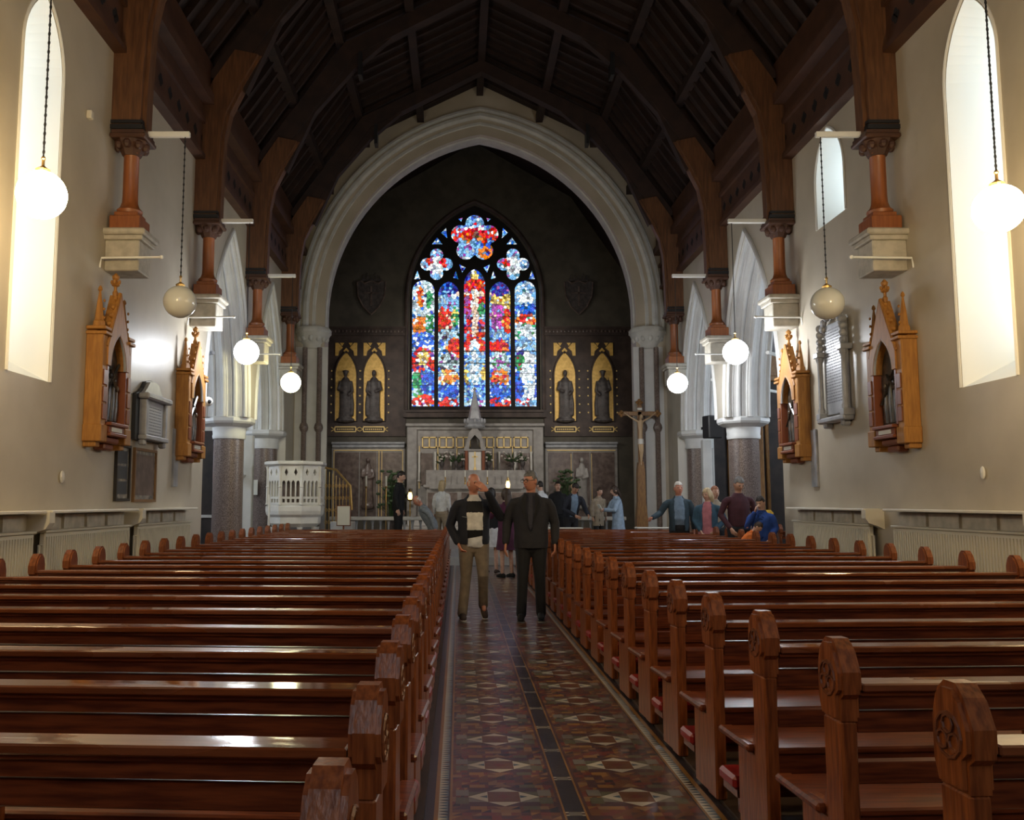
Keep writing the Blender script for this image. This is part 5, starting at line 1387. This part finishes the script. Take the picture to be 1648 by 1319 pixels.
person('woman with light brown hair in a pale blue coat facing left and holding a paper',(3.82,21.7,.17),math.radians(-80),1.66,'fair',('long','brown'),lean=math.radians(6),head=(0,math.radians(10),0),coat=('paleblue_cloth',.62,gshut),top='paleblue_cloth',skirt=('paleblue_cloth',.6,.22),
    arms={'L':[(.22,-.18,1.14),(.08,-.38,1.16),{'curl':.6}],'R':[(-.22,-.18,1.14),(-.08,-.38,1.16),{'curl':.6}]},extra=paper_)
person('person in a beige coat partly behind the woman in pale blue',(3.45,22.4,ZP),math.radians(30),1.45,'fair',('short','brown'),lean=.1,coat=('beige_cloth',.62,gshut),top='beige_cloth')
# -- group on the right
person('white haired man in a dark blue jacket and pale blue shirt stretching out one hand',(4.24,17.45,0),math.radians(-8),1.83,'red',('short','white'),head=(math.radians(12),0,0),coat=('slate_cloth',.86,gopen),top='blue_shirt',belly=.03,
    arms={'R':[(-.34,-.02,1.18),(-.50,-.26,1.10),{'d':(-.6,-.6,-.2),'curl':.5}],'L':[(.26,.02,1.13),(.26,-.06,.9)]})
person('blond woman in a denim jacket and pink dress on the right',(4.66,16.95,0),math.radians(-25),1.70,'fair',('bob','blond'),head=(math.radians(-25),math.radians(10),0),coat=('denim_cloth',1.0,gopen),top='pink_cloth',skirt=('pink_cloth',.55,.27),
    arms={'R':[(-.25,.0,1.14),(-.12,-.16,.95)],'L':[(.30,.08,1.15),(.16,-.10,.97)]})
person('tall grey haired man in a maroon sweater looking down, right of the granite column',(4.86,15.75,0),math.radians(10),1.88,'tan',('short','steel'),head=(0,math.radians(24),0),lean=.04,top='maroon_cloth',bottom='black_cloth',build=1.08,
    arms={'R':[(-.30,.02,1.14),(-.22,-.16,.93)],'L':[(.30,.02,1.14),(.22,-.16,.95)]})
person('red haired person behind the maroon sweater man',(4.98,17.6,0),math.radians(10),1.75,'fair',('short','red'),top='beige_cloth')
def bag(r,U,s,HX):
    m=MB().box(-.13,.13,.13,.27,.95,1.32,c=.05); m.build('yellow_backpack','yellow_cloth',r,smooth=True)
person('boy in a bright blue jacket with a yellow backpack, hand at his mouth',(5.0,14.95,0),math.radians(-35),1.54,'fair',('short','dark'),head=(math.radians(-10),math.radians(18),0),lean=.06,coat=('blue_anorak',.88,gshut),top='blue_anorak',bottom='slate_cloth',extra=bag,
    arms={'R':[(-.24,-.14,1.18),(-.07,-.20,1.46),{'d':(.2,.1,.8),'curl':.9}],'L':[(.25,.0,1.15),(.20,-.15,1.0)]})
person('small child in an orange jacket leaning over a pew on the right',(4.62,14.9,0),math.radians(60),1.22,'fair',('short','brown'),lean=math.radians(35),head=(0,.2,0),coat=('orange_cloth',.86,gshut),top='orange_cloth',bottom='slate_cloth',
    arms={'R':[(-.22,-.30,1.02),(-.18,-.45,.86)],'L':[(.22,-.30,1.02),(.18,-.45,.86)]})
# white papers on the front pews and small table
tag(MB().box(2.0,2.75,20.05,20.4,.862,.885,c=.004).build('folded_cloth','paper'),'white folded cloth lying on the front right pew beside the aisle','cloth')
tag(MB().box(3.95,4.9,20.1,20.45,.862,.89,c=.01).build('folded_cloth','paper'),'white cloth on the front right pew below the crucifix','cloth')
r=empty('side_table',(2.6,20.75,0),0,'small dark table in front of the navy suited man','table')
MB().box(-.4,.4,-.2,.2,.82,.86,c=.006).build('table_top','pew',r)
for a in(-.35,.35):
    for b in(-.16,.16): MB().box(a-.025,a+.025,b-.025,b+.025,0,.82).build('leg','pew',r)
# ------------------------------------------------------------------ light
w=bpy.data.worlds.new('world'); SC.world=w; w.use_nodes=True
w.node_tree.nodes['Background'].inputs['Color'].default_value=(.75,.85,1,1); w.node_tree.nodes['Background'].inputs['Strength'].default_value=.03
def area(name,loc,rot,sx,sy,p,c):
    l=bpy.data.lights.new(name,'AREA'); l.shape='RECTANGLE'; l.size=sx; l.size_y=sy; l.energy=p; l.color=c
    o=bpy.data.objects.new(name,l); COL.objects.link(o); o.location=loc; o.rotation_euler=rot; return o
# glowing panel added behind the camera as unseen fill light, shaped like a window
r=struct(MB().box(AX-1.6,AX+1.6,-3.99,-3.93,4.2,9.2).build('window_10','white'))
M['west']=lampmat('rear_fill_glow',(.9,.92,1.0),1.2)
MB().box(AX-1.5,AX+1.5,-3.93,-3.91,4.3,9.1).build('window_pane','west',r)
SC.view_settings.view_transform='Standard'; SC.view_settings.look='None'; SC.view_settings.gamma=1; SC.view_settings.use_curve_mapping=False
SC.view_settings.exposure=1.45

# unseen fill lamps added behind the chancel arch to brighten the altar
for i,sg in enumerate((-1,1)):
    x=AX+sg*4.75; y=YA+1.2; z=6.3
    r=empty('altar_fill_lamp',(x,y,z),0,'small unseen fill lamp added behind the %s side of the chancel arch'%('left','right')[i],'fill lamp','added altar fill lamps')
    MB().lathe([(.07,-.10),(.09,.10),(.08,.12)],n=12).build('fill_lamp_housing','black',r,smooth=True)
    l=bpy.data.lights.new('altar_fill','SPOT'); l.energy=230; l.spot_size=math.radians(95); l.spot_blend=.8; l.color=(1,.93,.84); l.shadow_soft_size=.08
    o=bpy.data.objects.new('altar_fill',l); COL.objects.link(o); o.location=(x-sg*.1,y+.15,z-.05)
    d=Vector((AX-sg*1.0,YB,3.2))-o.location; o.rotation_euler=d.to_track_quat('-Z','Y').to_euler()
